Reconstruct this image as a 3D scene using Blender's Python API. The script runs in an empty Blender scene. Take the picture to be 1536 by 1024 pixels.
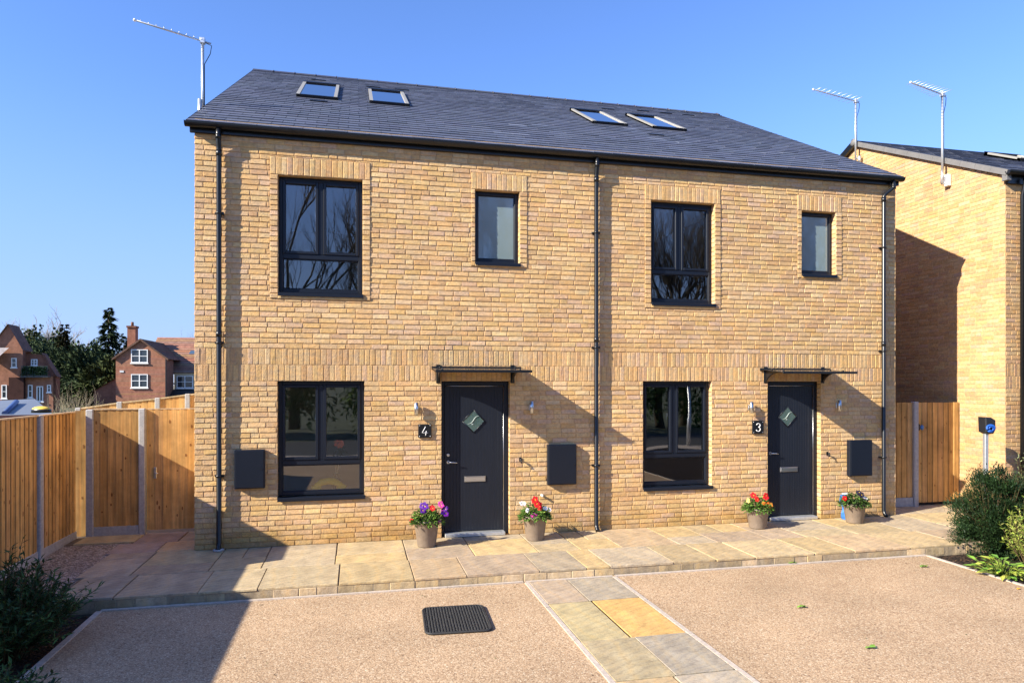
import bpy, math, random
from mathutils import Vector as V, Matrix
R = math.radians
rnd = random.Random(11)
U = rnd.uniform
sc = bpy.context.scene
COL = sc.collection

# ------------------------------------------------------------ camera model (also used to lay the place out)
F, U0, V0 = 1024.0, 768.0, 575.0
CX, CY, CZ = 2.1235, -9.9387, 2.25
TH = R(12.8707); CT, ST = math.cos(TH), math.sin(TH)
def at(u, v, d):
    la = (u - U0) / F * d
    return V((CX + la*CT + d*ST, CY - la*ST + d*CT, CZ - (v - V0) / F * d))
def on(u, v, axis, val):
    a = (u - U0) / F; b = (V0 - v) / F
    r = V((a*CT + ST, -a*ST + CT, b)); o = V((CX, CY, CZ))
    return o + r * ((val - o[axis]) / r[axis])

# ------------------------------------------------------------ mesh building
class MB:
    def __init__(s): s.v = []; s.f = []; s.c = []; s.sm = []
    def face(s, pts, col=(1,1,1), sm=False):
        n = len(s.v); s.v.extend(tuple(p) for p in pts)
        s.f.append(tuple(range(n, n+len(pts)))); s.c.append(col); s.sm.append(sm)
    def grid(s, rings, col, close=True, cap0=False, cap1=False, sm=True):
        n0 = len(s.v); k = len(rings[0])
        for r in rings: s.v.extend(tuple(p) for p in r)
        for i in range(len(rings)-1):
            for j in range(k if close else k-1):
                a = n0+i*k+j; b = n0+i*k+(j+1) % k
                s.f.append((a, b, b+k, a+k)); s.c.append(col); s.sm.append(sm)
        if cap0: s.f.append(tuple(range(n0+k-1, n0-1, -1))); s.c.append(col); s.sm.append(False)
        if cap1:
            m = n0+(len(rings)-1)*k
            s.f.append(tuple(range(m, m+k))); s.c.append(col); s.sm.append(False)
    def box(s, x0, x1, y0, y1, z0, z1, col=(1,1,1), M=None):
        p = [(x0,y0,z0),(x1,y0,z0),(x1,y1,z0),(x0,y1,z0),(x0,y0,z1),(x1,y0,z1),(x1,y1,z1),(x0,y1,z1)]
        if M is not None: p = [tuple(M @ V(q)) for q in p]
        n = len(s.v); s.v.extend(p)
        for q in ((0,3,2,1),(4,5,6,7),(0,1,5,4),(1,2,6,5),(2,3,7,6),(3,0,4,7)):
            s.f.append(tuple(n+i for i in q)); s.c.append(col); s.sm.append(False)
    def bbox(s, x0, x1, y0, y1, z0, z1, b=.004, col=(1,1,1), M=None):
        """box with chamfered edges"""
        n = len(s.v); pts = []
        for X, sx in ((x0,1),(x1,-1)):
            for Y, sy in ((y0,1),(y1,-1)):
                for Z, sz in ((z0,1),(z1,-1)):
                    pts += [(X, Y+sy*b, Z+sz*b), (X+sx*b, Y, Z+sz*b), (X+sx*b, Y+sy*b, Z)]
        if M is not None: pts = [tuple(M @ V(q)) for q in pts]
        s.v.extend(pts)
        I = lambda i, j, k, a: n + ((i*2+j)*2+k)*3+a
        fs = []
        for i in (0,1): fs.append([I(i,0,0,0), I(i,1,0,0), I(i,1,1,0), I(i,0,1,0)])
        for j in (0,1): fs.append([I(0,j,0,1), I(1,j,0,1), I(1,j,1,1), I(0,j,1,1)])
        for k in (0,1): fs.append([I(0,0,k,2), I(1,0,k,2), I(1,1,k,2), I(0,1,k,2)])
        for i in (0,1):
            for j in (0,1): fs.append([I(i,j,0,0), I(i,j,0,1), I(i,j,1,1), I(i,j,1,0)])
        for i in (0,1):
            for k in (0,1): fs.append([I(i,0,k,0), I(i,0,k,2), I(i,1,k,2), I(i,1,k,0)])
        for j in (0,1):
            for k in (0,1): fs.append([I(0,j,k,1), I(0,j,k,2), I(1,j,k,2), I(1,j,k,1)])
        for i in (0,1):
            for j in (0,1):
                for k in (0,1): fs.append([I(i,j,k,0), I(i,j,k,1), I(i,j,k,2)])
        for q in fs: s.f.append(tuple(q)); s.c.append(col); s.sm.append(False)
    def tube(s, path, rad, n=8, col=(1,1,1), caps=True):
        path = [V(p) for p in path]
        if not hasattr(rad, '__len__'): rad = [rad]*len(path)
        rings = []; up = None
        for i, p in enumerate(path):
            t = (path[min(i+1, len(path)-1)] - path[max(i-1, 0)])
            t = t.normalized() if t.length > 1e-9 else V((0,0,1))
            if up is None: up = V((0,0,1)) if abs(t.z) < .9 else V((1,0,0))
            a = t.cross(up)
            if a.length < 1e-5: a = t.cross(V((0,1,0)))
            a.normalize(); b = a.cross(t); up = b
            rings.append([p + (a*math.cos(2*math.pi*k/n) + b*math.sin(2*math.pi*k/n))*rad[i] for k in range(n)])
        s.grid(rings, col, True, caps, caps)
    def lathe(s, prof, n=24, c=(0,0,0), col=(1,1,1), cap0=True, cap1=False, squash=1):
        s.grid([[(c[0]+r*math.cos(2*math.pi*k/n), c[1]+squash*r*math.sin(2*math.pi*k/n), c[2]+z) for k in range(n)] for r, z in prof], col, True, cap0, cap1)
    def blob(s, c, r, n=8, m=6, col=(1,1,1), jit=0):
        c = V(c); r = r if hasattr(r, '__len__') else (r, r, r); rings = []
        for i in range(m+1):
            ph = math.pi*i/m; q = []
            for k in range(n):
                j = 1+U(-jit, jit) if 0 < i < m else 1
                q.append(c + V((r[0]*math.sin(ph)*math.cos(2*math.pi*k/n)*j, r[1]*math.sin(ph)*math.sin(2*math.pi*k/n)*j, -r[2]*math.cos(ph)*j)))
            rings.append(q)
        s.grid(rings, col)
    def leaf(s, p, d, up, L, W, col, bend=.15):
        d = d.normalized(); w = d.cross(up)
        if w.length < 1e-4: w = d.cross(V((1,0,0)))
        w.normalize(); nn = w.cross(d)
        m = p + d*L*.45
        s.face([p, m + w*W*.5 + nn*bend*W, p + d*L - nn*bend*L*.6, m - w*W*.5 + nn*bend*W], col)
    def build(s, name, mat, parent=None, loc=None):
        me = bpy.data.meshes.new(name); me.from_pydata(s.v, [], s.f)
        at_ = me.color_attributes.new('Col', 'FLOAT_COLOR', 'CORNER')
        buf = []
        for q, c in zip(s.f, s.c): buf.extend((c[0], c[1], c[2], 1.0) * len(q))
        at_.data.foreach_set('color', buf)
        me.polygons.foreach_set('use_smooth', s.sm)
        me.materials.append(mat); me.update()
        o = bpy.data.objects.new(name, me); COL.objects.link(o)
        if parent is not None: o.parent = parent
        if loc is not None: o.location = loc
        return o

def tag(o, label=None, cat=None, group=None, kind=None):
    if label: o['label'] = label
    if cat: o['category'] = cat
    if group: o['group'] = group
    if kind: o['kind'] = kind
    return o
def thing(name, label, cat, loc=(0,0,0), rz=0.0, group=None):
    o = bpy.data.objects.new(name, None); COL.objects.link(o)
    o.location = loc; o.rotation_euler = (0, 0, rz); o.empty_display_size = .1
    return tag(o, label, cat, group)
def copy_thing(o, parent=None):
    c = o.copy(); COL.objects.link(c)
    if parent is not None: c.parent = parent
    for ch in [q for q in bpy.data.objects if q.parent == o]: copy_thing(ch, c)
    return c

# ------------------------------------------------------------ materials
def mat(name, col=(.5,.5,.5), rough=.6, attr=False, var=0.0, vscale=8.0, bump=0.0, bscale=40.0, bdist=.01, metal=0.0, spec=.5, streak=None, coat=0.0, detail=4):
    m = bpy.data.materials.new(name); m.use_nodes = True; nt = m.node_tree; N = nt.nodes; L = nt.links
    b = N['Principled BSDF']
    b.inputs['Roughness'].default_value = rough; b.inputs['Metallic'].default_value = metal
    b.inputs['Specular IOR Level'].default_value = spec
    if coat: b.inputs['Coat Weight'].default_value = coat
    tc = N.new('ShaderNodeTexCoord')
    src = None
    if attr:
        a = N.new('ShaderNodeAttribute'); a.attribute_name = 'Col'; src = a.outputs['Color']
        if col != (1,1,1):
            mx = N.new('ShaderNodeMix'); mx.data_type = 'RGBA'; mx.blend_type = 'MULTIPLY'; mx.inputs[0].default_value = 1
            L.new(src, mx.inputs[6]); mx.inputs[7].default_value = (*col, 1); src = mx.outputs[2]
    else:
        c = N.new('ShaderNodeRGB'); c.outputs[0].default_value = (*col, 1); src = c.outputs[0]
    def mul(src, scale, amt, stretch=None, det=4):
        vec = tc.outputs['Object']
        if stretch:
            mp = N.new('ShaderNodeMapping'); mp.inputs['Scale'].default_value = stretch; L.new(vec, mp.inputs[0]); vec = mp.outputs[0]
        nz = N.new('ShaderNodeTexNoise'); nz.inputs['Scale'].default_value = scale; nz.inputs['Detail'].default_value = det
        nz.inputs['Roughness'].default_value = .65
        L.new(vec, nz.inputs['Vector'])
        mr = N.new('ShaderNodeMapRange'); mr.inputs[1].default_value = .3; mr.inputs[2].default_value = .7
        mr.inputs[3].default_value = 1-amt; mr.inputs[4].default_value = 1+amt
        L.new(nz.outputs[0], mr.inputs[0])
        mx = N.new('ShaderNodeMix'); mx.data_type = 'RGBA'; mx.blend_type = 'MULTIPLY'; mx.inputs[0].default_value = 1
        cb = N.new('ShaderNodeCombineColor')
        for i in range(3): L.new(mr.outputs[0], cb.inputs[i])
        L.new(src, mx.inputs[6]); L.new(cb.outputs[0], mx.inputs[7])
        return mx.outputs[2]
    if var: src = mul(src, vscale, var, det=detail)
    if streak: src = mul(src, streak[0], streak[1], streak[2], 5)
    L.new(src, b.inputs['Base Color'])
    if bump:
        nz = N.new('ShaderNodeTexNoise'); nz.inputs['Scale'].default_value = bscale; nz.inputs['Detail'].default_value = 5
        L.new(tc.outputs['Object'], nz.inputs['Vector'])
        bp = N.new('ShaderNodeBump'); bp.inputs['Strength'].default_value = bump; bp.inputs['Distance'].default_value = bdist
        L.new(nz.outputs[0], bp.inputs['Height']); L.new(bp.outputs[0], b.inputs['Normal'])
    m['src'] = 1
    return m

M = {}
M['brick'] = mat('stock_brick', (1,1,1), .92, True, .17, 22, .5, 55, .010, spec=.2, streak=(1.1, .10, (1,1,.7)))
M['redbrick'] = mat('red_brick', (1,1,1), .9, True, .25, 3, spec=.2)
M['slate'] = mat('roof_slate', (1,1,1), .5, True, .10, 14, .15, 60, .005, spec=.5)
M['black'] = mat('black_plastic', (.006,.007,.009), .32, spec=.5)
M['frame'] = mat('dark_frame', (.006,.009,.017), .40, spec=.35, var=.06, vscale=20)
M['door'] = mat('door_paint', (.009,.012,.020), .42, spec=.35, var=.08, vscale=5, streak=(30, .10, (1,1,.03)))
M['metal'] = mat('steel', (.62,.62,.62), .3, metal=1)
M['galv'] = mat('galvanised', (.62,.64,.66), .42, metal=.75, var=.12, vscale=30)
M['white'] = mat('white_plastic', (.78,.78,.76), .5)
M['plaster'] = mat('plaster', (.82,.79,.72), .9)
M['wood'] = mat('fence_wood', (1,1,1), .8, True, .26, 2.6, .3, 30, .004, spec=.2, streak=(34, .30, (1,1,.035)))
M['conc'] = mat('concrete', (.36,.35,.34), .92, var=.18, vscale=25, bump=.4, bscale=80, bdist=.004, spec=.2)
M['edging'] = mat('pale_edging', (.46,.39,.325), .9, var=.2, vscale=30, bump=.3, bscale=70, bdist=.004, spec=.2)
M['leaf'] = mat('leaf', (1,1,1), .55, True, .12, 6, spec=.22)
M['leaf_far'] = mat('distant_leaf', (1,1,1), .8, True, spec=.05)
M['bark'] = mat('bark', (1,1,1), .9, True, .25, 5, spec=.1)
M['petal'] = mat('petal', (1,1,1), .55, True, spec=.3)
M['pot'] = mat('pot_clay', (.215,.165,.125), .62, var=.14, vscale=14, bump=.12, bscale=40, bdist=.004)
M['rubber'] = mat('mat_rubber', (.022,.022,.023), .7, var=.35, vscale=60, bump=.4, bscale=90, bdist=.004)
M['tile'] = mat('roof_tile', (1,1,1), .85, True, .28, 2.2, .2, 6, .05, spec=.2)
M['attr'] = mat('painted', (1,1,1), .5, True, .05, 10)
M['asphalt'] = mat('asphalt', (.05,.05,.052), .9, var=.25, vscale=60)
M['ground'] = mat('field', (.075,.085,.04), .95, var=.4, vscale=.8)
M['trim'] = mat('verge_trim_paint', (.15,.145,.14), .55, var=.1, vscale=8)

def add_splash(m, tint=(.62,.58,.42), zmax=.34):
    """rain splash and algae staining the lowest courses, with a ragged upper edge"""
    nt = m.node_tree; N = nt.nodes; L = nt.links; b = N['Principled BSDF']; src = b.inputs['Base Color'].links[0].from_socket
    tc = N.new('ShaderNodeTexCoord'); sp = N.new('ShaderNodeSeparateXYZ'); L.new(tc.outputs['Object'], sp.inputs[0])
    nz = N.new('ShaderNodeTexNoise'); nz.inputs['Scale'].default_value = 3.2; nz.inputs['Detail'].default_value = 6; L.new(tc.outputs['Object'], nz.inputs['Vector'])
    ma = N.new('ShaderNodeMath'); ma.operation = 'MULTIPLY_ADD'; L.new(nz.outputs[0], ma.inputs[0]); ma.inputs[1].default_value = -.75; L.new(sp.outputs[2], ma.inputs[2])
    mr = N.new('ShaderNodeMapRange'); mr.inputs[1].default_value = -.36; mr.inputs[2].default_value = -.36+zmax; mr.inputs[3].default_value = .75; mr.inputs[4].default_value = 0
    L.new(ma.outputs[0], mr.inputs[0])
    mx = N.new('ShaderNodeMix'); mx.data_type = 'RGBA'; mx.blend_type = 'MULTIPLY'; L.new(mr.outputs[0], mx.inputs[0]); L.new(src, mx.inputs[6]); mx.inputs[7].default_value = (*tint,1)
    L.new(mx.outputs[2], b.inputs['Base Color'])
def add_patches(m):
    nt = m.node_tree; N = nt.nodes; L = nt.links; b = N['Principled BSDF']; src = b.inputs['Base Color'].links[0].from_socket
    tc = N.new('ShaderNodeTexCoord'); mp = N.new('ShaderNodeMapping'); mp.inputs['Scale'].default_value = (7,7,16); L.new(tc.outputs['Object'], mp.inputs[0])
    nz = N.new('ShaderNodeTexNoise'); nz.inputs['Scale'].default_value = 1; nz.inputs['Detail'].default_value = 5; nz.inputs['Roughness'].default_value = .7; L.new(mp.outputs[0], nz.inputs['Vector'])
    r = N.new('ShaderNodeValToRGB'); e = r.color_ramp.elements; e[0].position = .34; e[0].color = (.80,.84,.98,1); e[1].position = .66; e[1].color = (1.06,.98,.86,1); q = e.new(.5); q.color = (1,1,1,1); L.new(nz.outputs[0], r.inputs[0])
    mx = N.new('ShaderNodeMix'); mx.data_type = 'RGBA'; mx.blend_type = 'MULTIPLY'; mx.inputs[0].default_value = 1; L.new(src, mx.inputs[6]); L.new(r.outputs[0], mx.inputs[7]); L.new(mx.outputs[2], b.inputs['Base Color'])
add_patches(M['brick'])
add_splash(M['brick'])

def nodes_mat(name):
    m = bpy.data.materials.new(name); m.use_nodes = True
    return m, m.node_tree.nodes, m.node_tree.links, m.node_tree.nodes['Principled BSDF']

def ramp(N, stops):
    r = N.new('ShaderNodeValToRGB'); e = r.color_ramp.elements
    while len(e) > len(stops): e.remove(e[-1])
    while len(e) < len(stops): e.new(.5)
    for q, (p, c) in zip(e, stops): q.position = p; q.color = (*c, 1)
    return r

def gravel_material(name, stops, scale, bump=.8, dist=.01, big=.08):
    m, N, L, b = nodes_mat(name); b.inputs['Roughness'].default_value = .85; b.inputs['Specular IOR Level'].default_value = .25
    tc = N.new('ShaderNodeTexCoord')
    vo = N.new('ShaderNodeTexVoronoi'); vo.inputs['Scale'].default_value = scale; vo.inputs['Randomness'].default_value = 1
    L.new(tc.outputs['Object'], vo.inputs['Vector'])
    sp = N.new('ShaderNodeSeparateColor'); L.new(vo.outputs['Color'], sp.inputs[0])
    r = ramp(N, stops); L.new(sp.outputs[0], r.inputs[0])
    nz = N.new('ShaderNodeTexNoise'); nz.inputs['Scale'].default_value = .9; nz.inputs['Detail'].default_value = 5
    L.new(tc.outputs['Object'], nz.inputs['Vector'])
    mr = N.new('ShaderNodeMapRange'); mr.inputs[1].default_value = .3; mr.inputs[2].default_value = .7; mr.inputs[3].default_value = 1-big; mr.inputs[4].default_value = 1+big
    L.new(nz.outputs[0], mr.inputs[0])
    vd = N.new('ShaderNodeMapRange'); vd.inputs[1].default_value = .0; vd.inputs[2].default_value = .75; vd.inputs[3].default_value = 1.12; vd.inputs[4].default_value = .62
    L.new(vo.outputs['Distance'], vd.inputs[0])
    mm = N.new('ShaderNodeMath'); mm.operation = 'MULTIPLY'; L.new(mr.outputs[0], mm.inputs[0]); L.new(vd.outputs[0], mm.inputs[1])
    cb = N.new('ShaderNodeCombineColor')
    for i in range(3): L.new(mm.outputs[0], cb.inputs[i])
    mx = N.new('ShaderNodeMix'); mx.data_type = 'RGBA'; mx.blend_type = 'MULTIPLY'; mx.inputs[0].default_value = 1
    L.new(r.outputs[0], mx.inputs[6]); L.new(cb.outputs[0], mx.inputs[7]); L.new(mx.outputs[2], b.inputs['Base Color'])
    bp = N.new('ShaderNodeBump'); bp.invert = True; bp.inputs['Strength'].default_value = bump; bp.inputs['Distance'].default_value = dist
    L.new(vo.outputs['Distance'], bp.inputs['Height']); L.new(bp.outputs[0], b.inputs['Normal'])
    return m
M['resin'] = gravel_material('resin_gravel', [(0,(.28,.175,.105)),(.12,(.42,.275,.165)),(.4,(.51,.345,.205)),(.7,(.56,.39,.24)),(.9,(.62,.455,.29)),(1,(.70,.56,.39))], 84, .3, .006, .13)
M['pebble'] = gravel_material('loose_pebbles', [(0,(.12,.10,.09)),(.3,(.30,.25,.21)),(.7,(.44,.38,.33)),(1,(.60,.55,.50))], 42, 1, .02)
M['soil'] = gravel_material('soil', [(0,(.012,.008,.006)),(.5,(.035,.022,.015)),(.85,(.06,.036,.024)),(1,(.11,.065,.04))], 34, 1, .03, .3)

def slab_material():
    m, N, L, b = nodes_mat('sandstone'); b.inputs['Roughness'].default_value = .75; b.inputs['Specular IOR Level'].default_value = .3
    tc = N.new('ShaderNodeTexCoord'); a = N.new('ShaderNodeAttribute'); a.attribute_name = 'Col'
    # shift the veins from slab to slab with the slab's own colour
    vm = N.new('ShaderNodeVectorMath'); vm.operation = 'SCALE'; vm.inputs[3].default_value = 61; L.new(a.outputs['Color'], vm.inputs[0])
    ad = N.new('ShaderNodeVectorMath'); ad.operation = 'ADD'; L.new(tc.outputs['Object'], ad.inputs[0]); L.new(vm.outputs[0], ad.inputs[1])
    w = N.new('ShaderNodeTexWave'); w.inputs['Scale'].default_value = .55; w.inputs['Distortion'].default_value = 7; w.inputs['Detail'].default_value = 5; w.inputs['Detail Scale'].default_value = .7
    L.new(ad.outputs[0], w.inputs['Vector'])
    r = ramp(N, [(0,(.82,.80,.80)),(.35,(1,1,1)),(.6,(1.08,.98,.84)),(.8,(1,1,1)),(1,(.90,.86,.84))]); L.new(w.outputs[0], r.inputs[0])
    nz = N.new('ShaderNodeTexNoise'); nz.inputs['Scale'].default_value = 5; nz.inputs['Detail'].default_value = 7; L.new(ad.outputs[0], nz.inputs['Vector'])
    mr = N.new('ShaderNodeMapRange'); mr.inputs[1].default_value = .3; mr.inputs[2].default_value = .7; mr.inputs[3].default_value = .84; mr.inputs[4].default_value = 1.12; L.new(nz.outputs[0], mr.inputs[0])
    cb = N.new('ShaderNodeCombineColor')
    for i in range(3): L.new(mr.outputs[0], cb.inputs[i])
    x1 = N.new('ShaderNodeMix'); x1.data_type = 'RGBA'; x1.blend_type = 'MULTIPLY'; x1.inputs[0].default_value = .6
    L.new(a.outputs['Color'], x1.inputs[6]); L.new(r.outputs[0], x1.inputs[7])
    n2 = N.new('ShaderNodeTexNoise'); n2.inputs['Scale'].default_value = 34; n2.inputs['Detail'].default_value = 6; n2.inputs['Roughness'].default_value = .7; L.new(ad.outputs[0], n2.inputs['Vector'])
    r2 = ramp(N, [(0,(.62,.58,.54)),(.36,(.80,.78,.75)),(.48,(1,1,1)),(1,(1.10,1.09,1.06))]); L.new(n2.outputs[0], r2.inputs[0])
    x3 = N.new('ShaderNodeMix'); x3.data_type = 'RGBA'; x3.blend_type = 'MULTIPLY'; x3.inputs[0].default_value = .8; L.new(x1.outputs[2], x3.inputs[6]); L.new(r2.outputs[0], x3.inputs[7]); x1 = x3
    x2 = N.new('ShaderNodeMix'); x2.data_type = 'RGBA'; x2.blend_type = 'MULTIPLY'; x2.inputs[0].default_value = 1
    L.new(x1.outputs[2], x2.inputs[6]); L.new(cb.outputs[0], x2.inputs[7]); L.new(x2.outputs[2], b.inputs['Base Color'])
    ma = N.new('ShaderNodeMath'); ma.operation = 'ADD'; L.new(n2.outputs[0], ma.inputs[0]); L.new(nz.outputs[0], ma.inputs[1])
    mpv = N.new('ShaderNodeMapping'); mpv.inputs['Rotation'].default_value = (0,0,.6); mpv.inputs['Scale'].default_value = (1,2.6,1); L.new(ad.outputs[0], mpv.inputs[0])
    w2 = N.new('ShaderNodeTexWave'); w2.inputs['Scale'].default_value = 1.9; w2.inputs['Distortion'].default_value = 11; w2.inputs['Detail'].default_value = 6; w2.inputs['Detail Scale'].default_value = .8; w2.inputs['Detail Roughness'].default_value = .65; L.new(mpv.outputs[0], w2.inputs['Vector'])
    r4 = ramp(N, [(0,(.80,.80,.82)),(.2,(1,1,1)),(.7,(1,1,1)),(1,(1.07,1.03,.95))]); L.new(w2.outputs[0], r4.inputs[0])
    x4 = N.new('ShaderNodeMix'); x4.data_type = 'RGBA'; x4.blend_type = 'MULTIPLY'; x4.inputs[0].default_value = .75; L.new(x2.outputs[2], x4.inputs[6]); L.new(r4.outputs[0], x4.inputs[7]); L.new(x4.outputs[2], b.inputs['Base Color'])
    mb_ = N.new('ShaderNodeMath'); mb_.operation = 'MULTIPLY_ADD'; mb_.inputs[1].default_value = .55; L.new(w2.outputs[0], mb_.inputs[0]); L.new(ma.outputs[0], mb_.inputs[2]); ma = mb_
    bp = N.new('ShaderNodeBump'); bp.inputs['Strength'].default_value = .32; bp.inputs['Distance'].default_value = .014; L.new(ma.outputs[0], bp.inputs['Height']); L.new(bp.outputs[0], b.inputs['Normal'])
    return m
M['slab'] = slab_material()

def glass_material(name, tint, boost, frost=None, base=0.0):
    m, N, L, b = nodes_mat(name); N.remove(b); out = N['Material Output']
    tc = N.new('ShaderNodeTexCoord'); nz = N.new('ShaderNodeTexNoise'); nz.inputs['Scale'].default_value = 1.1; nz.inputs['Detail'].default_value = 1
    L.new(tc.outputs['Object'], nz.inputs['Vector'])
    bp = N.new('ShaderNodeBump'); bp.inputs['Strength'].default_value = .06; bp.inputs['Distance'].default_value = .05; L.new(nz.outputs[0], bp.inputs['Height'])
    fr = N.new('ShaderNodeFresnel'); fr.inputs['IOR'].default_value = 1.55
    mu = N.new('ShaderNodeMath'); mu.operation = 'MULTIPLY_ADD'; mu.inputs[1].default_value = boost; mu.inputs[2].default_value = base; mu.use_clamp = True; L.new(fr.outputs[0], mu.inputs[0])
    g = N.new('ShaderNodeBsdfGlossy'); g.inputs['Roughness'].default_value = .0; L.new(bp.outputs[0], g.inputs['Normal'])
    t = N.new('ShaderNodeBsdfTransparent'); t.inputs[0].default_value = (*tint, 1)
    body = t.outputs[0]
    if frost:
        d = N.new('ShaderNodeBsdfDiffuse'); d.inputs[0].default_value = (*frost, 1)
        x = N.new('ShaderNodeMixShader'); x.inputs[0].default_value = .88; L.new(t.outputs[0], x.inputs[1]); L.new(d.outputs[0], x.inputs[2]); body = x.outputs[0]
        g.inputs['Roughness'].default_value = .03
    x = N.new('ShaderNodeMixShader'); L.new(mu.outputs[0], x.inputs[0]); L.new(body, x.inputs[1]); L.new(g.outputs[0], x.inputs[2])
    L.new(x.outputs[0], out.inputs[0])
    return m
M['glass'] = glass_material('window_glass', (.97,.98,.97), 1.7, None, .115)
M['frosted'] = glass_material('obscured_glass', (.6,.7,.7), 3.0, (.22,.29,.30))
M['canopy'] = glass_material('canopy_glass', (.45,.48,.50), 1.5)
M['skyglass'] = glass_material('roof_window_glass', (.15,.18,.2), 9)

# ------------------------------------------------------------ brickwork
BR = [(.50,.315,.130),(.48,.295,.115),(.52,.34,.15),(.47,.28,.115),(.49,.315,.15),(.45,.28,.135),(.54,.365,.17),(.50,.305,.12),(.52,.325,.14),(.50,.32,.135),(.48,.31,.165),(.51,.33,.145),(.43,.26,.12)]
MORT = (.50,.33,.165)
def brick_col(pal=BR):
    c = rnd.choice(pal); k = U(1.09, 1.20)
    return (c[0]*k, c[1]*k*U(1.015,1.06), c[2]*k*U(1.08,1.24))
def brick(mb, tf, u0, u1, z0, z1, base=0.0, pal=BR, rough=1.0):
    p = base + U(.0028, .0066)*rough; e = .005; j = lambda: U(-.0032, .0032)*rough
    col = brick_col(pal)
    o = [(u0,z0),(u1,z0),(u1,z1),(u0,z1)]
    i = [(u0+e+j(), z0+e+j()), (u1-e+j(), z0+e+j()), (u1-e+j(), z1-e+j()), (u0+e+j(), z1-e+j())]
    B = [tf(a, -.002, z) for a, z in o]
    dp = (.0042, .0022, -.0022, -.0008) if z1-z0 < .1 else (.001, -.001, -.001, .001)
    A = [tf(a, max(.001, (p+dp[k]*rough)*.75), z) for k, (a, z) in enumerate(o)]
    T = [tf(a, p+dp[k]*rough+U(-.0016,.0016)*rough, z) for k, (a, z) in enumerate(i)]
    n = len(mb.v); mb.v.extend(B+A+T)
    fs = [(n+8, n+9, n+10, n+11)]
    for k in range(4):
        k2 = (k+1) % 4
        fs.append((n+k, n+k2, n+4+k2, n+4+k)); fs.append((n+4+k, n+4+k2, n+8+k2, n+8+k))
    for f in fs: mb.f.append(f); mb.c.append(col); mb.sm.append(False)
def free(a, b, cuts):
    segs = [(a, b)]
    for c0, c1 in cuts:
        o = []
        for s0, s1 in segs:
            if c1 <= s0 or c0 >= s1: o.append((s0, s1)); continue
            if c0 > s0: o.append((s0, c0))
            if c1 < s1: o.append((c1, s1))
        segs = o
    return [s for s in segs if s[1]-s[0] > .012]
def brickwork(mb, tf, u0, u1, rows, holes, clip=None, rough=1.0):
    G = .0105; GV = .0055
    for r, (z0, z1, kind) in enumerate(rows):
        w = .2235 if kind == 'S' else .0645
        off = (0 if r % 2 else (w+G)/2) + (U(-.02, .02) if kind == 'S' else 0)
        zm = (z0+z1)/2
        lo, hi = (u0, u1) if clip is None else clip(zm, u0, u1)
        if hi-lo < .05: continue
        part = [h for h in holes if h[2] < z1 and h[3] > z0]
        cuts = [(h[0], h[1]) for h in part if h[2] < zm < h[3]]
        jobs = [(s0, s1, z0, z1) for s0, s1 in free(lo, hi, cuts)]
        for h in part:                  # slips that close up to an opening cutting a course
            if h[2] < zm < h[3]:
                if h[2]-z0 > .012: jobs.append((h[0], h[1], z0, h[2]))
                if z1-h[3] > .012: jobs.append((h[0], h[1], h[3], z1))
        for s0, s1, a, b in jobs:
            x = u0 - off
            while x < s1:
                ww = w if kind == 'V' else (w if U(0,1) > .1 else w*.48)
                x2 = x+ww; p0, p1 = max(x, s0), min(x2, s1)
                if p1-p0 > .02:
                    za, zb = a, b
                    for h in part:
                        if h[0] < p1-.005 and h[1] > p0+.005 and not h[2] < zm < h[3]:
                            if za < h[2] < zb: zb = h[2]
                            elif za < h[3] < zb: za = h[3]
                    brick(mb, tf, p0+(GV/2 if p0 > s0 else 0), p1-(GV/2 if p1 < s1 else 0), za+G/2, zb-G/2, rough=rough)
                x = x2+G
def backing(mb, tf, u0, u1, z0, z1, holes, col=MORT):
    us = sorted({u0, u1} | {x for h in holes for x in h[:2]}); zs = sorted({z0, z1} | {x for h in holes for x in h[2:4]})
    for a, b in zip(us, us[1:]):
        for c, d in zip(zs, zs[1:]):
            um, zm = (a+b)/2, (c+d)/2
            if any(h[0] < um < h[1] and h[2] < zm < h[3] for h in holes): continue
            mb.face([tf(a,0,c), tf(b,0,c), tf(b,0,d), tf(a,0,d)], col)
def slates(mb, tf, u0, u1, s1, w, ex, holes=(), pal=(.088,.096,.128), rough=1.0):
    r = 0; s = 0.0
    while s < s1:
        x = u0 - (w/2 if r % 2 else 0) - U(0, .02)
        while x < u1:
            a, b = max(x, u0), min(x+w, u1)
            if b-a > .02:
                k = U(.88, 1.12); c = (pal[0]*k*U(.97,1.03), pal[1]*k, pal[2]*k*U(.96,1.05))
                e = min(s+ex*1.03, s1)
                if U(0,1) < .012: c = (c[0]*1.5, c[1]*1.5, c[2]*1.45)
                t0 = .014+U(-.002,.005)*rough; sl = U(-.004,.004)*rough
                L = [tf(a+.0025, s+sl, t0), tf(b-.0025, s+sl, t0+U(-.002,.002)), tf(b-.0025, e, .003), tf(a+.0025, e, .003)]
                D = [tf(a+.0025, s+sl, 0), tf(b-.0025, s+sl, 0)]
                n = len(mb.v); mb.v.extend(L+D)
                for f in ((n,n+1,n+2,n+3),(n+4,n+5,n+1,n),(n+4,n,n+3),(n+5,n+2,n+1)): mb.f.append(f); mb.c.append(c); mb.sm.append(False)
            x += w+.002
        s += ex; r += 1

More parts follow.
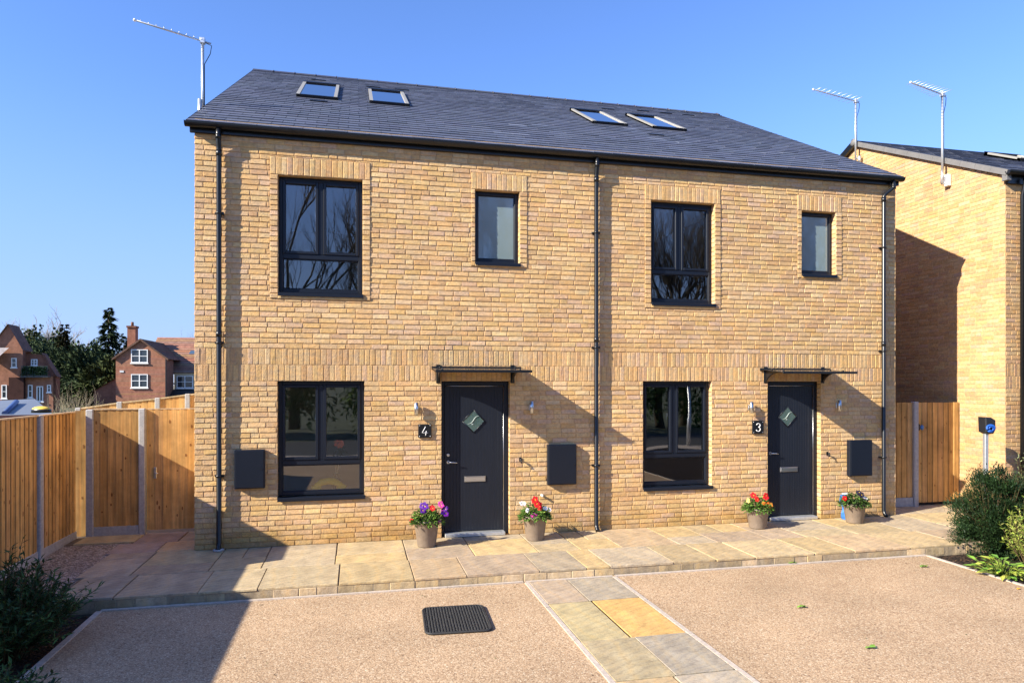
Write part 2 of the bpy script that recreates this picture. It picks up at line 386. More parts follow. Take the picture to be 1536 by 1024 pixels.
# ------------------------------------------------------------ ground, drive, paving
DZ = -.12
def flat(name, poly, z, m, kind='structure', thick=0.0):
    b = MB(); b.face([(x, y, z) for x, y in poly])
    if thick:
        n = len(poly)
        for i in range(n):
            (xa, ya), (xb, yb) = poly[i], poly[(i+1) % n]
            b.face([(xa,ya,z),(xb,yb,z),(xb,yb,z-thick),(xa,ya,z-thick)])
    return tag(b.build(name, m), kind=kind)
b = MB(); b.face([(900*math.cos(2*math.pi*k/48), 900*math.sin(2*math.pi*k/48), -.24) for k in range(48)])
tag(b.build('ground', M['ground']), kind='structure')
flat('driveway', [(-.45,-12.5),(9.5,-12.5),(9.78,-2.0),(-.45,-2.0)], DZ, M['resin'], thick=.1)
flat('road', [(-60,-20),(60,-20),(60,-13.6),(-60,-13.6)], -.20, M['asphalt'])
flat('pavement', [(-60,-13.6),(60,-13.6),(60,-12.5),(-60,-12.5)], -.13, M['edging'], thick=.1)
flat('planting_bed', [(-6,-12.4),(-.5,-12.4),(-.5,-2.1),(-6,-2.1)], DZ-.03, M['soil'])
flat('planting_bed', [(9.55,-12.4),(14,-12.4),(24,-1.1),(13,-1.1),(9.83,-2.02)], DZ-.03, M['soil'])
flat('gravel_strip', [(-2.4,-2.1),(-.98,-2.1),(-.98,.75),(-2.4,.75)], -.022, M['pebble'], thick=.1)
# edging strips of pale concrete
b = MB()
def strip(p, q, w=.05, z=DZ+.012):
    p, q = V((*p, 0)), V((*q, 0)); d = (q-p); n = V((-d.y, d.x, 0)).normalized()*w/2
    k = max(1, int(d.length/.9))
    for i in range(k):
        a, c = p+d*(i/k), p+d*((i+1)/k-.004/d.length)
        b.face([(v.x, v.y, z+U(-.002,.002)) for v in (a-n, c-n, c+n, a+n)]); 
        b.face([((a-n).x,(a-n).y,z),((c-n).x,(c-n).y,z),((c-n).x,(c-n).y,z-.1),((a-n).x,(a-n).y,z-.1)])
        b.face([((a+n).x,(a+n).y,z),((c+n).x,(c+n).y,z),((c+n).x,(c+n).y,z-.1),((a+n).x,(a+n).y,z-.1)])
strip((-.47,-2.045), (4.07,-2.03)); strip((4.10,-2.03), (5.2,-2.03), .045); strip((5.23,-2.03), (9.8,-2.03))
strip((-.475,-2.08), (-.475,-12.4), .055)
strip((4.10,-2.06), (4.10,-12.4), .045); strip((5.21,-2.06), (5.21,-12.4), .045)
strip((9.79,-2.06), (9.53,-12.4), .045)
tag(b.build('edging', M['edging']), kind='structure')
# sandstone slabs
SP = [(.50,.385,.225),(.46,.36,.215),(.44,.355,.235),(.41,.34,.245),(.47,.35,.22),(.52,.385,.20),(.42,.345,.245),(.48,.38,.23),(.42,.325,.23),(.50,.40,.25),(.51,.39,.215)]
def slab(b, x0, x1, y0, y1, z, th=.03, col=None, g=.0065):
    c = col or rnd.choice(SP); k = U(.9, 1.08); c = tuple(q*k for q in c)
    dz = U(-.0025, .0025); j = lambda: U(-.004,.004)
    b.bbox(x0+g+j(), x1-g+j(), y0+g+j(), y1-g+j(), z-th, z+dz, .004, c)
b = MB(); pr = MB()
JC = (.15,.12,.085)
b.box(-.99, 15, -1.985, 1.8, -.2, -.012, JC); b.box(-1.9, -.99, .76, 1.8, -.2, -.012, JC)
rows = [(-2.0,-1.13),(-1.13,-.55),(-.55,.02)]
def fill(x0, x1, y0, y1, ws):
    x = x0; i = 0
    while x < x1-.15:
        w = ws[i % len(ws)]*U(.96,1.04); i += 1
        e = x+w if x+w < x1-.25 else x1
        slab(b, x, e, y0, y1, 0); x = e
        if U(0,1) < .12 and y1-y0 > .7: pass
fill(-.95, 13.6, -2.0, -1.13, [.56,.86,.60,.88,.88,.60,.87,.58,.30,.87,.60])
x = -1.05; ws = [.58,.86,.6,.88,.9,.88,.86,.58,.60,.86]; i = 0
while x < 13.6:
    w = ws[i % len(ws)]; i += 1
    if i % 3 == 0:
        slab(b, x, x+w, -1.13, -.56, 0); slab(b, x, x+w*.5, -.56, .03, 0); slab(b, x+w*.5, x+w, -.56, .03, 0)
    elif i % 3 == 1: slab(b, x, x+w, -1.13, -.28, 0); slab(b, x, x+w, -.28, .03, 0)
    else: slab(b, x, x+w, -1.13, -.70, 0); slab(b, x, x+w, -.70, .03, 0)
    x += w
# beside the gable, up to the gate
LP = [(.42,.34,.27),(.33,.27,.235),(.36,.30,.25),(.50,.40,.24),(.30,.245,.215)]
for (x0,x1,y0,y1,c) in [(-1.75,-.95,.75,1.3,(.50,.41,.24)),(-.95,-.36,.62,1.3,(.33,.26,.225)),(-.36,.0,.62,1.3,(.46,.36,.24)),(-1.12,-.5,.03,.62,(.34,.275,.24)),(-.5,.0,.03,.62,(.50,.36,.20))]:
    slab(b, x0, x1, y0, y1, 0, col=c)
for (x0,x1) in [(11.15,11.75),(11.75,12.6),(12.6,13.6)]:
    slab(b, x0, x1, .03, .72, 0)
for k in range(8): slab(b, 13.6+k*.6, 14.2+k*.6, -2.0+0, -1.13, 0); slab(b, 13.6+k*.6, 14.2+k*.6, -1.13, -.46, 0)
patio = tag(b.build('patio', M['slab']), kind='structure')
# riser under the slab edge
b = MB(); b.box(-.98, 13.6, -1.988, -1.9, -.16, -.028, (.34,.27,.18)); x = -.98
while x < 13.6:
    w = U(.16,.34); c = rnd.choice([(.50,.38,.22),(.44,.34,.20),(.56,.43,.27),(.36,.28,.17),(.52,.40,.26)]); k = U(.85,1.1)
    b.bbox(x+.004, x+w-.004, -1.995+U(0,.012), -1.9, -.135, -.032, .006, tuple(q*k for q in c)); x += w
tag(b.build('patio_riser', M['slab']), kind='structure')
# stepping path of slabs across the drive
b = MB(); b.box(4.12, 5.19, -12.4, -2.05, -.2, DZ+.0, JC)
PZ = DZ+.012
PC = [((.46,.36,.26),(.41,.35,.265)),((.43,.355,.20),(.60,.375,.14)),((.46,.375,.23),(.40,.345,.265)),((.53,.39,.22),(.43,.365,.275)),((.44,.36,.25),(.50,.37,.22))]
y = -2.06; xs = 4.70
for i, L in enumerate([.83,1.10,.86,.62,.9,.6,.86,.9,.6,.86,.9,.6,.86]):
    y2 = max(y-L, -12.4); c = PC[i % 5]; xm = [4.60,4.62,4.65,4.62,4.68][i % 5]
    slab(b, 4.125, xm, y2, y, PZ, .02, c[0]); slab(b, xm, 5.185, y2+U(-.02,.02), y, PZ, .02, c[1]); y = y2
    if y <= -12.4: break
tag(b.build('path', M['slab']), kind='structure')

# ------------------------------------------------------------ the pair of houses
W = 11.131; HT = 5.625; YR, ZR = 6.0, 9.15; EY, EZ = -.12, 5.745
house = thing('semi_detached_house', 'pair of joined buff brick houses with one slate roof and two dark doors', 'house')
fac = lambda u, o, z: (u, -o, z)
WIN = [dict(n='u1', x0=1.07, x1=2.215, z0=3.49, z1=5.14, m=1.64, t=4.035), dict(n='u2', x0=3.835, x1=4.51, z0=4.02, z1=5.112),
       dict(n='u3', x0=6.625, x1=7.72, z0=3.50, z1=5.122, m=7.15, t=4.02), dict(n='u4', x0=9.302, x1=9.95, z0=4.04, z1=5.108),
       dict(n='l1', x0=1.062, x1=2.24, z0=.645, z1=2.285, m=1.64, t=1.14), dict(n='l2', x0=6.49, x1=7.67, z0=.60, z1=2.285, m=7.055, t=1.11)]
DOOR = [dict(x0=3.337, x1=4.36), dict(x0=8.672, x1=9.665)]
SUR = [(.965,2.32,3.425,5.385), (3.78,4.625,3.98,5.355), (6.52,7.825,3.435,5.355), (9.225,10.065,3.99,5.36)]
holes = [(w['x0'],w['x1'],w['z0'],w['z1']) for w in WIN] + [(d['x0'],d['x1'],0,2.285) for d in DOOR]
rows = [(i*2.285/32, (i+1)*2.285/32, 'S') for i in range(32)] + [(2.285,2.51,'V'),(2.51,2.735,'V')] + [(2.735+i*2.89/40, 2.735+(i+1)*2.89/40, 'S') for i in range(40)]
wb = MB()
brickwork(wb, fac, 0, W, rows, holes+SUR)
backing(wb, fac, 0, W, 0, HT+.2, holes)
for s, w in zip(SUR, WIN[:4]):      # proud brick surrounds of the upper windows
    P = .011
    n = max(3, round((s[1]-s[0])/.0745)); bw = (s[1]-s[0])/n
    for k in range(n): brick(wb, fac, s[0]+k*bw+.004, s[0]+(k+1)*bw-.004, w['z1']+.004, s[3]-.004, P)
    nr = round((w['z1']-s[2])/.0722); rh = (w['z1']-s[2])/nr
    for k in range(nr):
        z = s[2]+k*rh
        brick(wb, fac, s[0], w['x0']-.002, z+.005, z+rh-.005, P); brick(wb, fac, w['x1']+.002, s[1], z+.005, z+rh-.005, P)
    x = w['x0']
    if w['z0']-s[2] > .02: brick(wb, fac, w['x0'], w['x1'], s[2], w['z0']-.004, P)
    for (a, c, z0, z1) in ((s[0],w['x0'],s[2],s[3]),(w['x1'],s[1],s[2],s[3]),(w['x0'],w['x1'],w['z1'],s[3])):
        wb.box(a, c, -P+.002, .001, z0, z1, MORT)
DEP = .085
for (x0,x1,z0,z1) in holes:          # brick reveals
    for x in (x0, x1):
        z = z0; r = 0
        while z < z1-.01:
            e = min(z+.0722, z1); c = brick_col()
            wb.face([(x+(U(-.002,.002)),-.004,z+.004),(x,DEP+.06,z+.004),(x,DEP+.06,e-.004),(x,-.004,e-.004)], c)
            z = e
    wb.face([(x0,0,z1),(x1,0,z1),(x1,DEP+.06,z1),(x0,DEP+.06,z1)], MORT); wb.face([(x0,0,z0),(x1,0,z0),(x1,DEP+.06,z0),(x0,DEP+.06,z0)], MORT)
def gline(y): return EZ-.06 + (ZR-EZ)/(YR-EY)*((y if y < YR else 2*YR-y)-EY)
def gclip(z, a, b_):
    if z < HT: return a, b_
    k = (z-(EZ-.06))*(YR-EY)/(ZR-EZ)+EY
    return max(a, k), min(b_, 2*YR-k)
grows = rows + [(HT+i*.0722, HT+(i+1)*.0722, 'S') for i in range(48)]
for X, sgn in ((0,-1),(W,1)):
    tf = lambda u, o, z, X=X, sgn=sgn: (X+sgn*o, u, z)
    brickwork(wb, tf, 0.012, 2*YR, grows, [], gclip)
    wb.face([tf(0,0,0), tf(2*YR,0,0), tf(2*YR,0,HT), tf(YR,0,ZR-.08), tf(0,0,HT)], MORT)
wb.face([(0,2*YR,0),(W,2*YR,0),(W,2*YR,HT),(0,2*YR,HT)], (.45,.31,.16))
wall = wb.build('wall', M['brick'], house)
# plastered rooms behind the windows
ib = MB(); c = (1,1,1); IY = .30; BY = 4.2
for (x0, x1, zf, zc) in [(.3,2.9,.12,2.5),(2.9,5.4,.12,2.5),(5.7,8.3,.12,2.5),(8.3,10.8,.12,2.5),(.3,2.9,2.75,5.25),(2.9,5.4,2.75,5.25),(5.7,8.3,2.75,5.25),(8.3,10.8,2.75,5.25)]:
    for q in ([(x0,IY,zf),(x1,IY,zf),(x1,BY,zf),(x0,BY,zf)], [(x0,IY,zc),(x1,IY,zc),(x1,BY,zc),(x0,BY,zc)], [(x0,BY,zf),(x1,BY,zf),(x1,BY,zc),(x0,BY,zc)], [(x0,IY,zf),(x0,BY,zf),(x0,BY,zc),(x0,IY,zc)], [(x1,IY,zf),(x1,BY,zf),(x1,BY,zc),(x1,IY,zc)]): ib.face(q)
    hs = [(w['x0'],w['x1'],w['z0'],w['z1']) for w in WIN if x0 < w['x0'] < x1 and zf-.2 < w['z0'] < zc]
    hs += [(d['x0'],d['x1'],.0,2.285) for d in DOOR if x0 < d['x0'] < x1 and zf < 1]
    backing(ib, lambda u,o,z: (u, IY, z), x0, x1, zf, zc, hs, c)
    for h in hs:
        for q in ([(h[0],DEP+.061,h[2]),(h[0],IY,h[2]),(h[0],IY,h[3]),(h[0],DEP+.061,h[3])], [(h[1],DEP+.061,h[2]),(h[1],IY,h[2]),(h[1],IY,h[3]),(h[1],DEP+.061,h[3])],
                  [(h[0],DEP+.061,h[3]),(h[1],DEP+.061,h[3]),(h[1],IY,h[3]),(h[0],IY,h[3])]): ib.face(q)
ib.build('interior', M['plaster'], house)
for w in WIN: ib = None
# windows
def make_window(w):
    x0, x1, z0, z1 = w['x0']+.004, w['x1']-.004, w['z0']+.035, w['z1']-.003
    y0, y1 = DEP, DEP+.07; f = MB(); t = .052
    B = lambda a, b_, c, d, o=0, bb=.005: f.bbox(a, b_, y0-o, y1, c, d, bb)
    B(x0, x0+t, z0, z1); B(x1-t, x1, z0, z1); B(x0+t, x1-t, z0, z0+t); B(x0+t, x1-t, z1-t, z1)
    lights = []
    m, tz = w.get('m'), w.get('t')
    if m:
        B(x0+t, x1-t, tz-.035, tz+.035); B(m-.034, m+.034, tz+.035, z1-t)
        lights = [(x0+t, m-.034, tz+.035, z1-t, 1), (m+.034, x1-t, tz+.035, z1-t, 1), (x0+t, x1-t, z0+t, tz-.035, 0)]
    else: lights = [(x0+t, x1-t, z0+t, z1-t, 0)]
    out = []
    for (a, c, d, e, opening) in lights:
        s = .038 if opening else .014; o = .012 if opening else -.015
        for q in ((a, a+s, d, e), (c-s, c, d, e), (a+s, c-s, d, d+s), (a+s, c-s, e-s, e)): B(*q, o, .004)
        out.append((a+s, c-s, d+s, e-s, opening))
    wo = f.build('window', M['frame'], house)
    for i, (a, c, d, e, op) in enumerate(out):
        p = MB(); yy = DEP+.03
        p.face([(a-.01,yy,d-.01),(c+.01,yy,d-.01),(c+.01,yy,e+.01),(a-.01,yy,e+.01)])
        p.build('pane', M['glass'] if m else M['frosted'], wo)
    s = MB(); s.bbox(w['x0']+.002, w['x1']+.012, -.034, DEP+.02, w['z0']-.012, w['z0']+.022, .004); s.bbox(w['x0']+.002, w['x1']+.012, -.038, -.030, w['z0']-.03, w['z0']+.018, .002)
    s.build('sill', M['frame'], wo)
    if m:
        h = MB(); hz = (tz+z1)/2+.02; h.tube([(m-.075, DEP+.075, hz+.05), (m-.075, DEP+.10, hz+.05), (m-.075, DEP+.11, hz-.05)], .009, 6)
        h.bbox(m-.088, m-.062, DEP+.065, DEP+.08, hz+.0, hz+.07, .003); h.build('handle', M['white'], wo)
        bd = MB(); bd.bbox(w['x0']+.01, w['x1']-.01, DEP+.075, .36, w['z0']+.045, w['z0']+.07, .004); bd.build('window_board', M['white'], wo)
for w in WIN: make_window(w)
# doors
def make_door(d, dia, lb, hz, cyl):
    x0, x1 = d['x0']+.004, d['x1']-.004; zt = 2.28; f = MB(); y0 = DEP
    fr = MB()
    fr.bbox(x0, x0+.05, y0, y0+.07, .0, zt, .004); fr.bbox(x1-.07, x1, y0, y0+.07, .0, zt, .004); fr.bbox(x0+.05, x1-.07, y0, y0+.07, zt-.065, zt, .004)
    l0, l1, lz0, lz1 = x0+.056, x1-.078, .065, zt-.072; ly = y0+.016
    # leaf with fine vertical grooves
    n = 15; gw = (l1-l0-.16)/n
    f.bbox(l0, l0+.08, ly, ly+.05, lz0, lz1, .003); f.bbox(l1-.08, l1, ly, ly+.05, lz0, lz1, .003)
    for k in range(n): f.bbox(l0+.08+k*gw, l0+.08+(k+1)*gw, ly+.0015, ly+.05, lz0+.002, lz1-.002, .0022)
    do = f.build('door', M['door'], house)
    fr.build('door_frame', M['frame'], do)
    sp = MB(); sp.tube([(l0+.01, y0-.004, zt-.069), (l1, y0-.004, zt-.069)], .004, 5); sp.tube([(l1+.004, y0+.004, lz0), (l1+.004, y0+.004, lz1)], .004, 5); sp.build('weather_strip', M['metal'], do)
    t = MB(); t.bbox(x0+.05, x1-.07, -.035, y0+.06, .005, .055, .006); t.build('threshold', M['galv'], do)
    cx, cz, r = dia; g = MB()
    g.face([(cx,ly-.006,cz-r),(cx+r,ly-.006,cz),(cx,ly-.006,cz+r),(cx-r,ly-.006,cz)]); g.build('glass', M['dglass'], do)
    q = MB(); e = r+.012
    for a, c in (((cx,cz-e),(cx+e,cz)),((cx+e,cz),(cx,cz+e)),((cx,cz+e),(cx-e,cz)),((cx-e,cz),(cx,cz-e))):
        q.tube([(a[0],ly-.004,a[1]),(c[0],ly-.004,c[1])], .009, 5)
    q.build('glass_bead', M['frame'], do)
    q = MB(); pts = [(cx+r*.62*(s-.5)*1.9, ly-.009, cz+r*.42*math.tanh((s-.5)*5)*.9+r*.12) for s in [i/12 for i in range(13)]]
    q.tube(pts, [.0015+.005*math.sin(math.pi*i/12) for i in range(13)], 5); q.blob((cx-r*.1, ly-.009, cz-r*.3), (.016,.003,.010)); q.build('glass_motif', M['etched'], do)
    h = MB(); hx = l0+.055
    h.tube([(hx, ly, hz), (hx, ly-.05, hz)], .011, 8); h.tube([(hx-.005, ly-.05, hz+.002), (hx+.06, ly-.052, hz), (hx+.125, ly-.05, hz-.010)], [.011,.010,.008], 8)
    h.lathe([(.026,0),(.026,.008)], 14); k = len(h.v)-28
    for i in range(k, len(h.v)): x, y, z = h.v[i]; h.v[i] = (hx+x, ly-.001-z, hz+y)
    h.build('handle', M['metal'], do)
    if cyl:
        h = MB(); h.lathe([(.024,0),(.024,.012),(.018,.016)], 14, cap1=True)
        for i in range(len(h.v)): x, y, z = h.v[i]; h.v[i] = (hx-.005+x, ly-.001-z, hz+.105+y)
        h.build('lock', M['metal'], do)
    h = MB(); h.bbox(lb[0], lb[1], ly-.012, ly, lb[2], lb[3], .004); h.bbox(lb[0]+.014, lb[1]-.014, ly-.017, ly-.01, lb[2]+.012, lb[3]-.012, .003); h.build('letterbox', M['metal'], do)
M['etched'] = mat('etched_glass', (.30,.36,.34), .5)
M['dglass'] = glass_material('door_glass', (.3,.4,.4), 6.5, (.05,.10,.10))
make_door(DOOR[0], (3.83,1.69,.155), (3.69,4.01,.79,.875), 1.09, True)
make_door(DOOR[1], (9.11,1.70,.155), (8.97,9.30,.785,.865), 1.10, False)
# canopies over the doors
for (x0, x1) in ((3.19,4.53),(8.53,9.83)):
    zs = lambda y: 2.475 + .085*y            # y is negative outwards
    g = MB(); Y1 = -.64
    for (ya, yb) in ((-.02, Y1),):
        g.face([(x0,ya,zs(ya)),(x1,ya,zs(ya)),(x1,yb,zs(yb)),(x0,yb,zs(yb))]); g.face([(x0,ya,zs(ya)+.01),(x1,ya,zs(ya)+.01),(x1,yb,zs(yb)+.01),(x0,yb,zs(yb)+.01)])
    for (xa, xb, ya, yb) in ((x0,x1,-.02,-.02),(x0,x1,Y1,Y1),(x0,x0,-.02,Y1),(x1,x1,-.02,Y1)):
        g.face([(xa,ya,zs(ya)),(xb,yb,zs(yb)),(xb,yb,zs(yb)+.01),(xa,ya,zs(ya)+.01)])
    cn = g.build('door_canopy', M['smoke'] if 'smoke' in M else M.setdefault('smoke', mat('smoked_sheet', (.012,.013,.016), .15)), house)
    r = MB(); r.bbox(x0-.01, x1+.01, Y1-.012, Y1+.012, zs(Y1)-.018, zs(Y1)+.018, .003); r.bbox(x0, x1, -.03, -.002, zs(0)-.02, zs(0)+.025, .004); r.build('rail', M['black'], cn)
    for bx in (x0+.10, x1-.13):
        k = MB(); n = 9; top = []; bot = []
        for i in range(n):
            y = -.015-(.60)*i/(n-1); top.append((y, zs(y)-.002)); bot.append((y, zs(y)-.012-.20*math.exp(-((-y-.015)/.13))))
        for i in range(n-1):
            for xx in (bx-.012, bx+.012): k.face([(xx,*top[i]),(xx,*top[i+1]),(xx,*bot[i+1]),(xx,*bot[i])])
            k.face([(bx-.012,*bot[i]),(bx+.012,*bot[i]),(bx+.012,*bot[i+1]),(bx-.012,*bot[i+1])])
        k.bbox(bx-.03, bx+.03, -.016, -.001, zs(0)-.22, zs(0)+.05, .004); k.tube([(bx,-.2,zs(-.2)+.01),(bx,-.2,zs(-.2)+.03)], .012, 8)
        k.tube([(bx,-.5,zs(-.5)+.01),(bx,-.5,zs(-.5)+.028)], .012, 8)
        k.build('bracket', M['black'], cn)
# gutter, fascia, downpipes
b = MB(); b.bbox(-.055, W+.035, -.045, .0, 5.625, 5.745, .004); b.build('fascia', M['black'], house)
g = MB(); n = 10; prof = [(-.105-.058*math.cos(math.pi*k/n), 5.735-.062*math.sin(math.pi*k/n)) for k in range(n+1)]
prof2 = [(-.105-.052*math.cos(math.pi*k/n), 5.735-.056*math.sin(math.pi*k/n)) for k in range(n, -1, -1)]
pp = prof+prof2
g.grid([[(x, y, z) for y, z in pp] for x in (-.095, W+.05)], (1,1,1), True, True, True, sm=False)
for k in range(12):
    x = .25+k*.965; g.grid([[(xx, -.105-.063*math.cos(math.pi*q/n), 5.738-.067*math.sin(math.pi*q/n)) for q in range(n+1)] for xx in (x, x+.05)], (1,1,1), False, sm=False)
for x in (-.1, W+.05): g.grid([[(xx, -.105-.06*math.cos(math.pi*q/n), 5.738-.064*math.sin(math.pi*q/n)) for q in range(n+1)] for xx in (x, x+.008)], (1,1,1), False, True, True, sm=False)
g.build('gutter', M['black'], house)
def downpipe(x, dx, collar):
    p = MB(); y = -.066; r = .034
    p.tube([(x+dx, -.105, 5.69), (x+dx, -.105, 5.58), (x+dx*.9, -.10, 5.545), (x+dx*.15, y-.008, 5.45), (x, y, 5.41), (x, y, .10), (x, y-.03, .04), (x, y-.07, .012)], r, 12)
    p.tube([(x,y,5.40),(x,y,5.32)], r+.006, 12); p.tube([(x+dx,-.105,5.60),(x+dx,-.105,5.54)], r+.005, 12)
    for z in (2.92,): p.tube([(x,y,z-.04),(x,y,z+.04)], r+.005, 12)
    o = p.build('downpipe', M['black'], house)
    for z in (4.55, 2.80, 1.0):
        q = MB(); q.tube([(x,y,z-.015),(x,y,z+.015)], r+.008, 12); q.bbox(x+.03, x+.062, -.07, -.04, z-.018, z+.018, .004); q.bbox(x-.06, x+.06, -.03, -.008, z-.015, z+.015, .003); q.build('bracket', M['black'], o)
    if collar:
        q = MB(); q.lathe([(.075,0),(.07,.02),(.045,.03)], 16, (x,y-.03,0)); q.build('collar', M['conc'], o)
downpipe(.318, 0.0, True); downpipe(5.70, 0.0, False); downpipe(10.84, .16, False)
# roof
SL = math.hypot(YR-EY, ZR-EZ); ry, rz = (YR-EY)/SL, (ZR-EZ)/SL
rf = lambda u, s, o: (u, EY+ry*s-rz*o, EZ+rz*s+ry*o)
rk = lambda u, s, o: (u, 2*YR-(EY+ry*s-rz*o), EZ+rz*s+ry*o)
rb = MB(); XL, XR = -.085, W+.06
slates(rb, rf, XL, XR, SL, .30, .205)
slates(rb, rk, XL, XR, SL, .30, .205)
for q in (rf, rk):
    rb.face([q(XL,0,0), q(XR,0,0), q(XR,SL,0), q(XL,SL,0)], (.03,.03,.035)); rb.face([q(XL,0,-.05), q(XR,0,-.05), q(XR,SL,-.05), q(XL,SL,-.05)], (.03,.03,.035))
    for x in (XL, XR): rb.face([q(x,0,.012), q(x,SL,.012), q(x,SL,-.06), q(x,0,-.06)], (.02,.02,.024))
    rb.face([q(XL,0,0), q(XR,0,0), q(XR,0,-.05), q(XL,0,-.05)], (.02,.02,.02))
roof = rb.build('roof', M['slate'], house)
k = MB(); x = XL
while x < XR:
    e = min(x+.45, XR); c = (.05*U(.8,1.2),)*2+(.065,)
    k.face([(x,YR-.14,ZR-.055),(e-.006,YR-.14,ZR-.055),(e-.006,YR,ZR+.035),(x,YR,ZR+.035)], c); k.face([(x,YR+.14,ZR-.055),(e-.006,YR+.14,ZR-.055),(e-.006,YR,ZR+.035),(x,YR,ZR+.035)], c)
    k.tube([(e-.02,YR-.14,ZR-.05),(e-.02,YR,ZR+.04),(e-.02,YR+.14,ZR-.05)], .012, 5, c); x = e
k.build('ridge', M['slate'], house)
def on_roof(u, v):
    a = (u-U0)/F; bb = (V0-v)/F; d = V((a*CT+ST, -a*ST+CT, bb)); o = V((CX,CY,CZ)); n = V((0,-rz,ry)); p0 = V((0,EY,EZ))
    p = o+d*((p0-o).dot(n)/d.dot(n)); return p.x, (p.y-EY)/ry
for (tl, tr, br_, bl) in [((455,127),(507,131),(507,151),(449,147)), ((553,137),(605,142),(611,160),(558,157)), ((858,166),(905,172),(934,190),(889,186)), ((942,174),(985,179),(1023,197),(979,194))]:
    q = [on_roof(*p) for p in (tl, tr, br_, bl)]
    xa = (q[0][0]+q[3][0])/2; xb = (q[1][0]+q[2][0])/2; sa = (q[2][1]+q[3][1])/2; sb = (q[0][1]+q[1][1])/2
    xc = (xa+xb)/2; xa, xb = xc-max(.36,(xb-xa)/2), xc+max(.36,(xb-xa)/2)
    mk = lambda n, m, p, boxes: (lambda mb: [([mb.box(*bx[:6], (1,1,1))], None) for bx in boxes] and [mb.v.__setitem__(i, rf(v[0], v[1], v[2])) for i, v in enumerate(mb.v)] and mb.build(n, m, p))(MB())
    fo = mk('roof_window', M['frame'], house, [(xa,xb,sa,sb,.0,.035),(xa,xb,sa,sa+.07,.03,.058),(xa,xb,sb-.12,sb,.03,.072)])
    for sx in (xa, xb-.075): mk('side_cover', M['trim2'] if 'trim2' in M else M.setdefault('trim2', mat('aluminium_cover', (.30,.285,.25), .5, metal=.2)), fo, [(sx,sx+.06,sa+.0,sb-.02,.0,.064)])
    g = MB(); g.face([rf(xa+.05,sa+.06,.046), rf(xb-.05,sa+.06,.046), rf(xb-.05,sb-.1,.046), rf(xa+.05,sb-.1,.046)]); g.build('pane', M['skyglass'], fo)
for (u, v) in ((478,122),(603,136),(560,132),(912,165),(965,168),(999,171),(1033,174),(478,154),(985,204)):   # slate vents
    x, s = on_roof(u, v); q = MB(); q.box(x-.15, x+.15, s, s+.05, .012, .03, (.01,.01,.012)); q.v = [rf(*p) for p in q.v]
    q.build('roof_vent', M['black'], house)
# overflow pipe beside the first door
o = MB(); p = on(812,742,1,0); o.tube([(p.x,.0,p.z),(p.x,-.05,p.z),(p.x+.01,-.065,p.z-.01)], .018, 10); o.build('overflow_pipe', M['white'], house)

# ------------------------------------------------------------ things fixed to the front wall
def wall_light(u, v0, v1, label):
    p = on(u, (v0+v1)/2, 1, -.07); t = thing('wall_light', label, 'wall light', (p.x, 0, p.z), group='steel wall lights beside the doors')
    b = MB(); b.lathe([(.024,-.09),(.031,-.088),(.031,.088),(.024,.09)], 16, (0,-.075,0), cap0=True, cap1=True); b.build('lamp_body', M['metal'], t)
    b = MB(); b.bbox(-.028, .028, -.03, -.008, -.045, .045, .004); b.tube([(0,-.03,0),(0,-.055,0)], .012, 8); b.build('bracket', M['metal'], t)
    return t
wall_light(624.5, 604, 622, 'steel tube wall light above the plaque with a 4')
wall_light(797.5, 601, 620, 'steel tube wall light between the door of house 4 and the middle downpipe')
wall_light(1127, 602, 620, 'steel tube wall light above the plaque with a 3')
wall_light(1259, 599, 617, 'steel tube wall light between the door of house 3 and the end downpipe')
def plaque(u0, u1, v0, v1, strokes, label):
    a = on(u0, v0, 1, 0); c = on(u1, v1, 1, 0); w = c.x-a.x; h = a.z-c.z; x, z = (a.x+c.x)/2, (a.z+c.z)/2
    t = thing('house_number_sign', label, 'number sign', (x, 0, z), group='house number plaques')
    b = MB(); b.bbox(-w/2, w/2, -.035, -.012, -h/2, h/2, .006); b.build('plate', M['black'], t)
    for sx in (-1,1):
        for sz in (-1,1): b = MB(); b.blob((sx*(w/2-.02), -.037, sz*(h/2-.02)), (.008,.005,.008), 8, 4); b.build('screw', M['metal'], t)
    b = MB()
    for s in strokes: b.tube([(px*w*.5, -.039, pz*h*.5) for px, pz in s], .0065, 6)
    b.build('numeral', M['white'], t)
plaque(627, 647, 636, 656, [[(.10,.66),(-.40,-.22),(.46,-.26)], [(.22,.02),(.16,-.30),(.10,-.66)]], 'black square plaque with a white 4, fixed beside the first door')
arc = lambda cx, cz, rx, rz_, a0, a1, n=9: [(cx+rx*math.cos(R(a0+(a1-a0)*i/n)), cz+rz_*math.sin(R(a0+(a1-a0)*i/n))) for i in range(n+1)]
plaque(1127, 1144, 631, 650, [arc(.0,.33,.32,.28,170,-80)+arc(-.02,-.28,.36,.33,80,-165)], 'black square plaque with a white 3, fixed beside the far door')
def meter_box(u0, u1, v0, v1, label):
    a = on(u0, v0, 1, -.09); c = on(u1, v1, 1, -.09); t = thing('meter_box', label, 'meter box', (a.x, 0, c.z), group='dark meter boxes on the front wall')
    w, h = c.x-a.x, a.z-c.z
    b = MB(); b.bbox(0, w, -.085, -.008, 0, h, .006); b.build('box', M['frame'], t)
    b = MB(); b.bbox(.012, w-.012, -.097, -.086, .012, h-.012, .004); b.build('door', M['frame'], t)
    b = MB(); b.tube([(w-.04,-.096,h/2),(w-.04,-.101,h/2)], .012, 8); b.build('lock', M['black'], t)
meter_box(351, 397, 675, 732, 'dark grey meter box between the first downpipe and the big lower window')
meter_box(822, 865, 667, 726, 'dark grey meter box between door 4 and the middle downpipe')
meter_box(1275, 1309, 660, 713, 'dark grey meter box beside the far downpipe, near door 3')
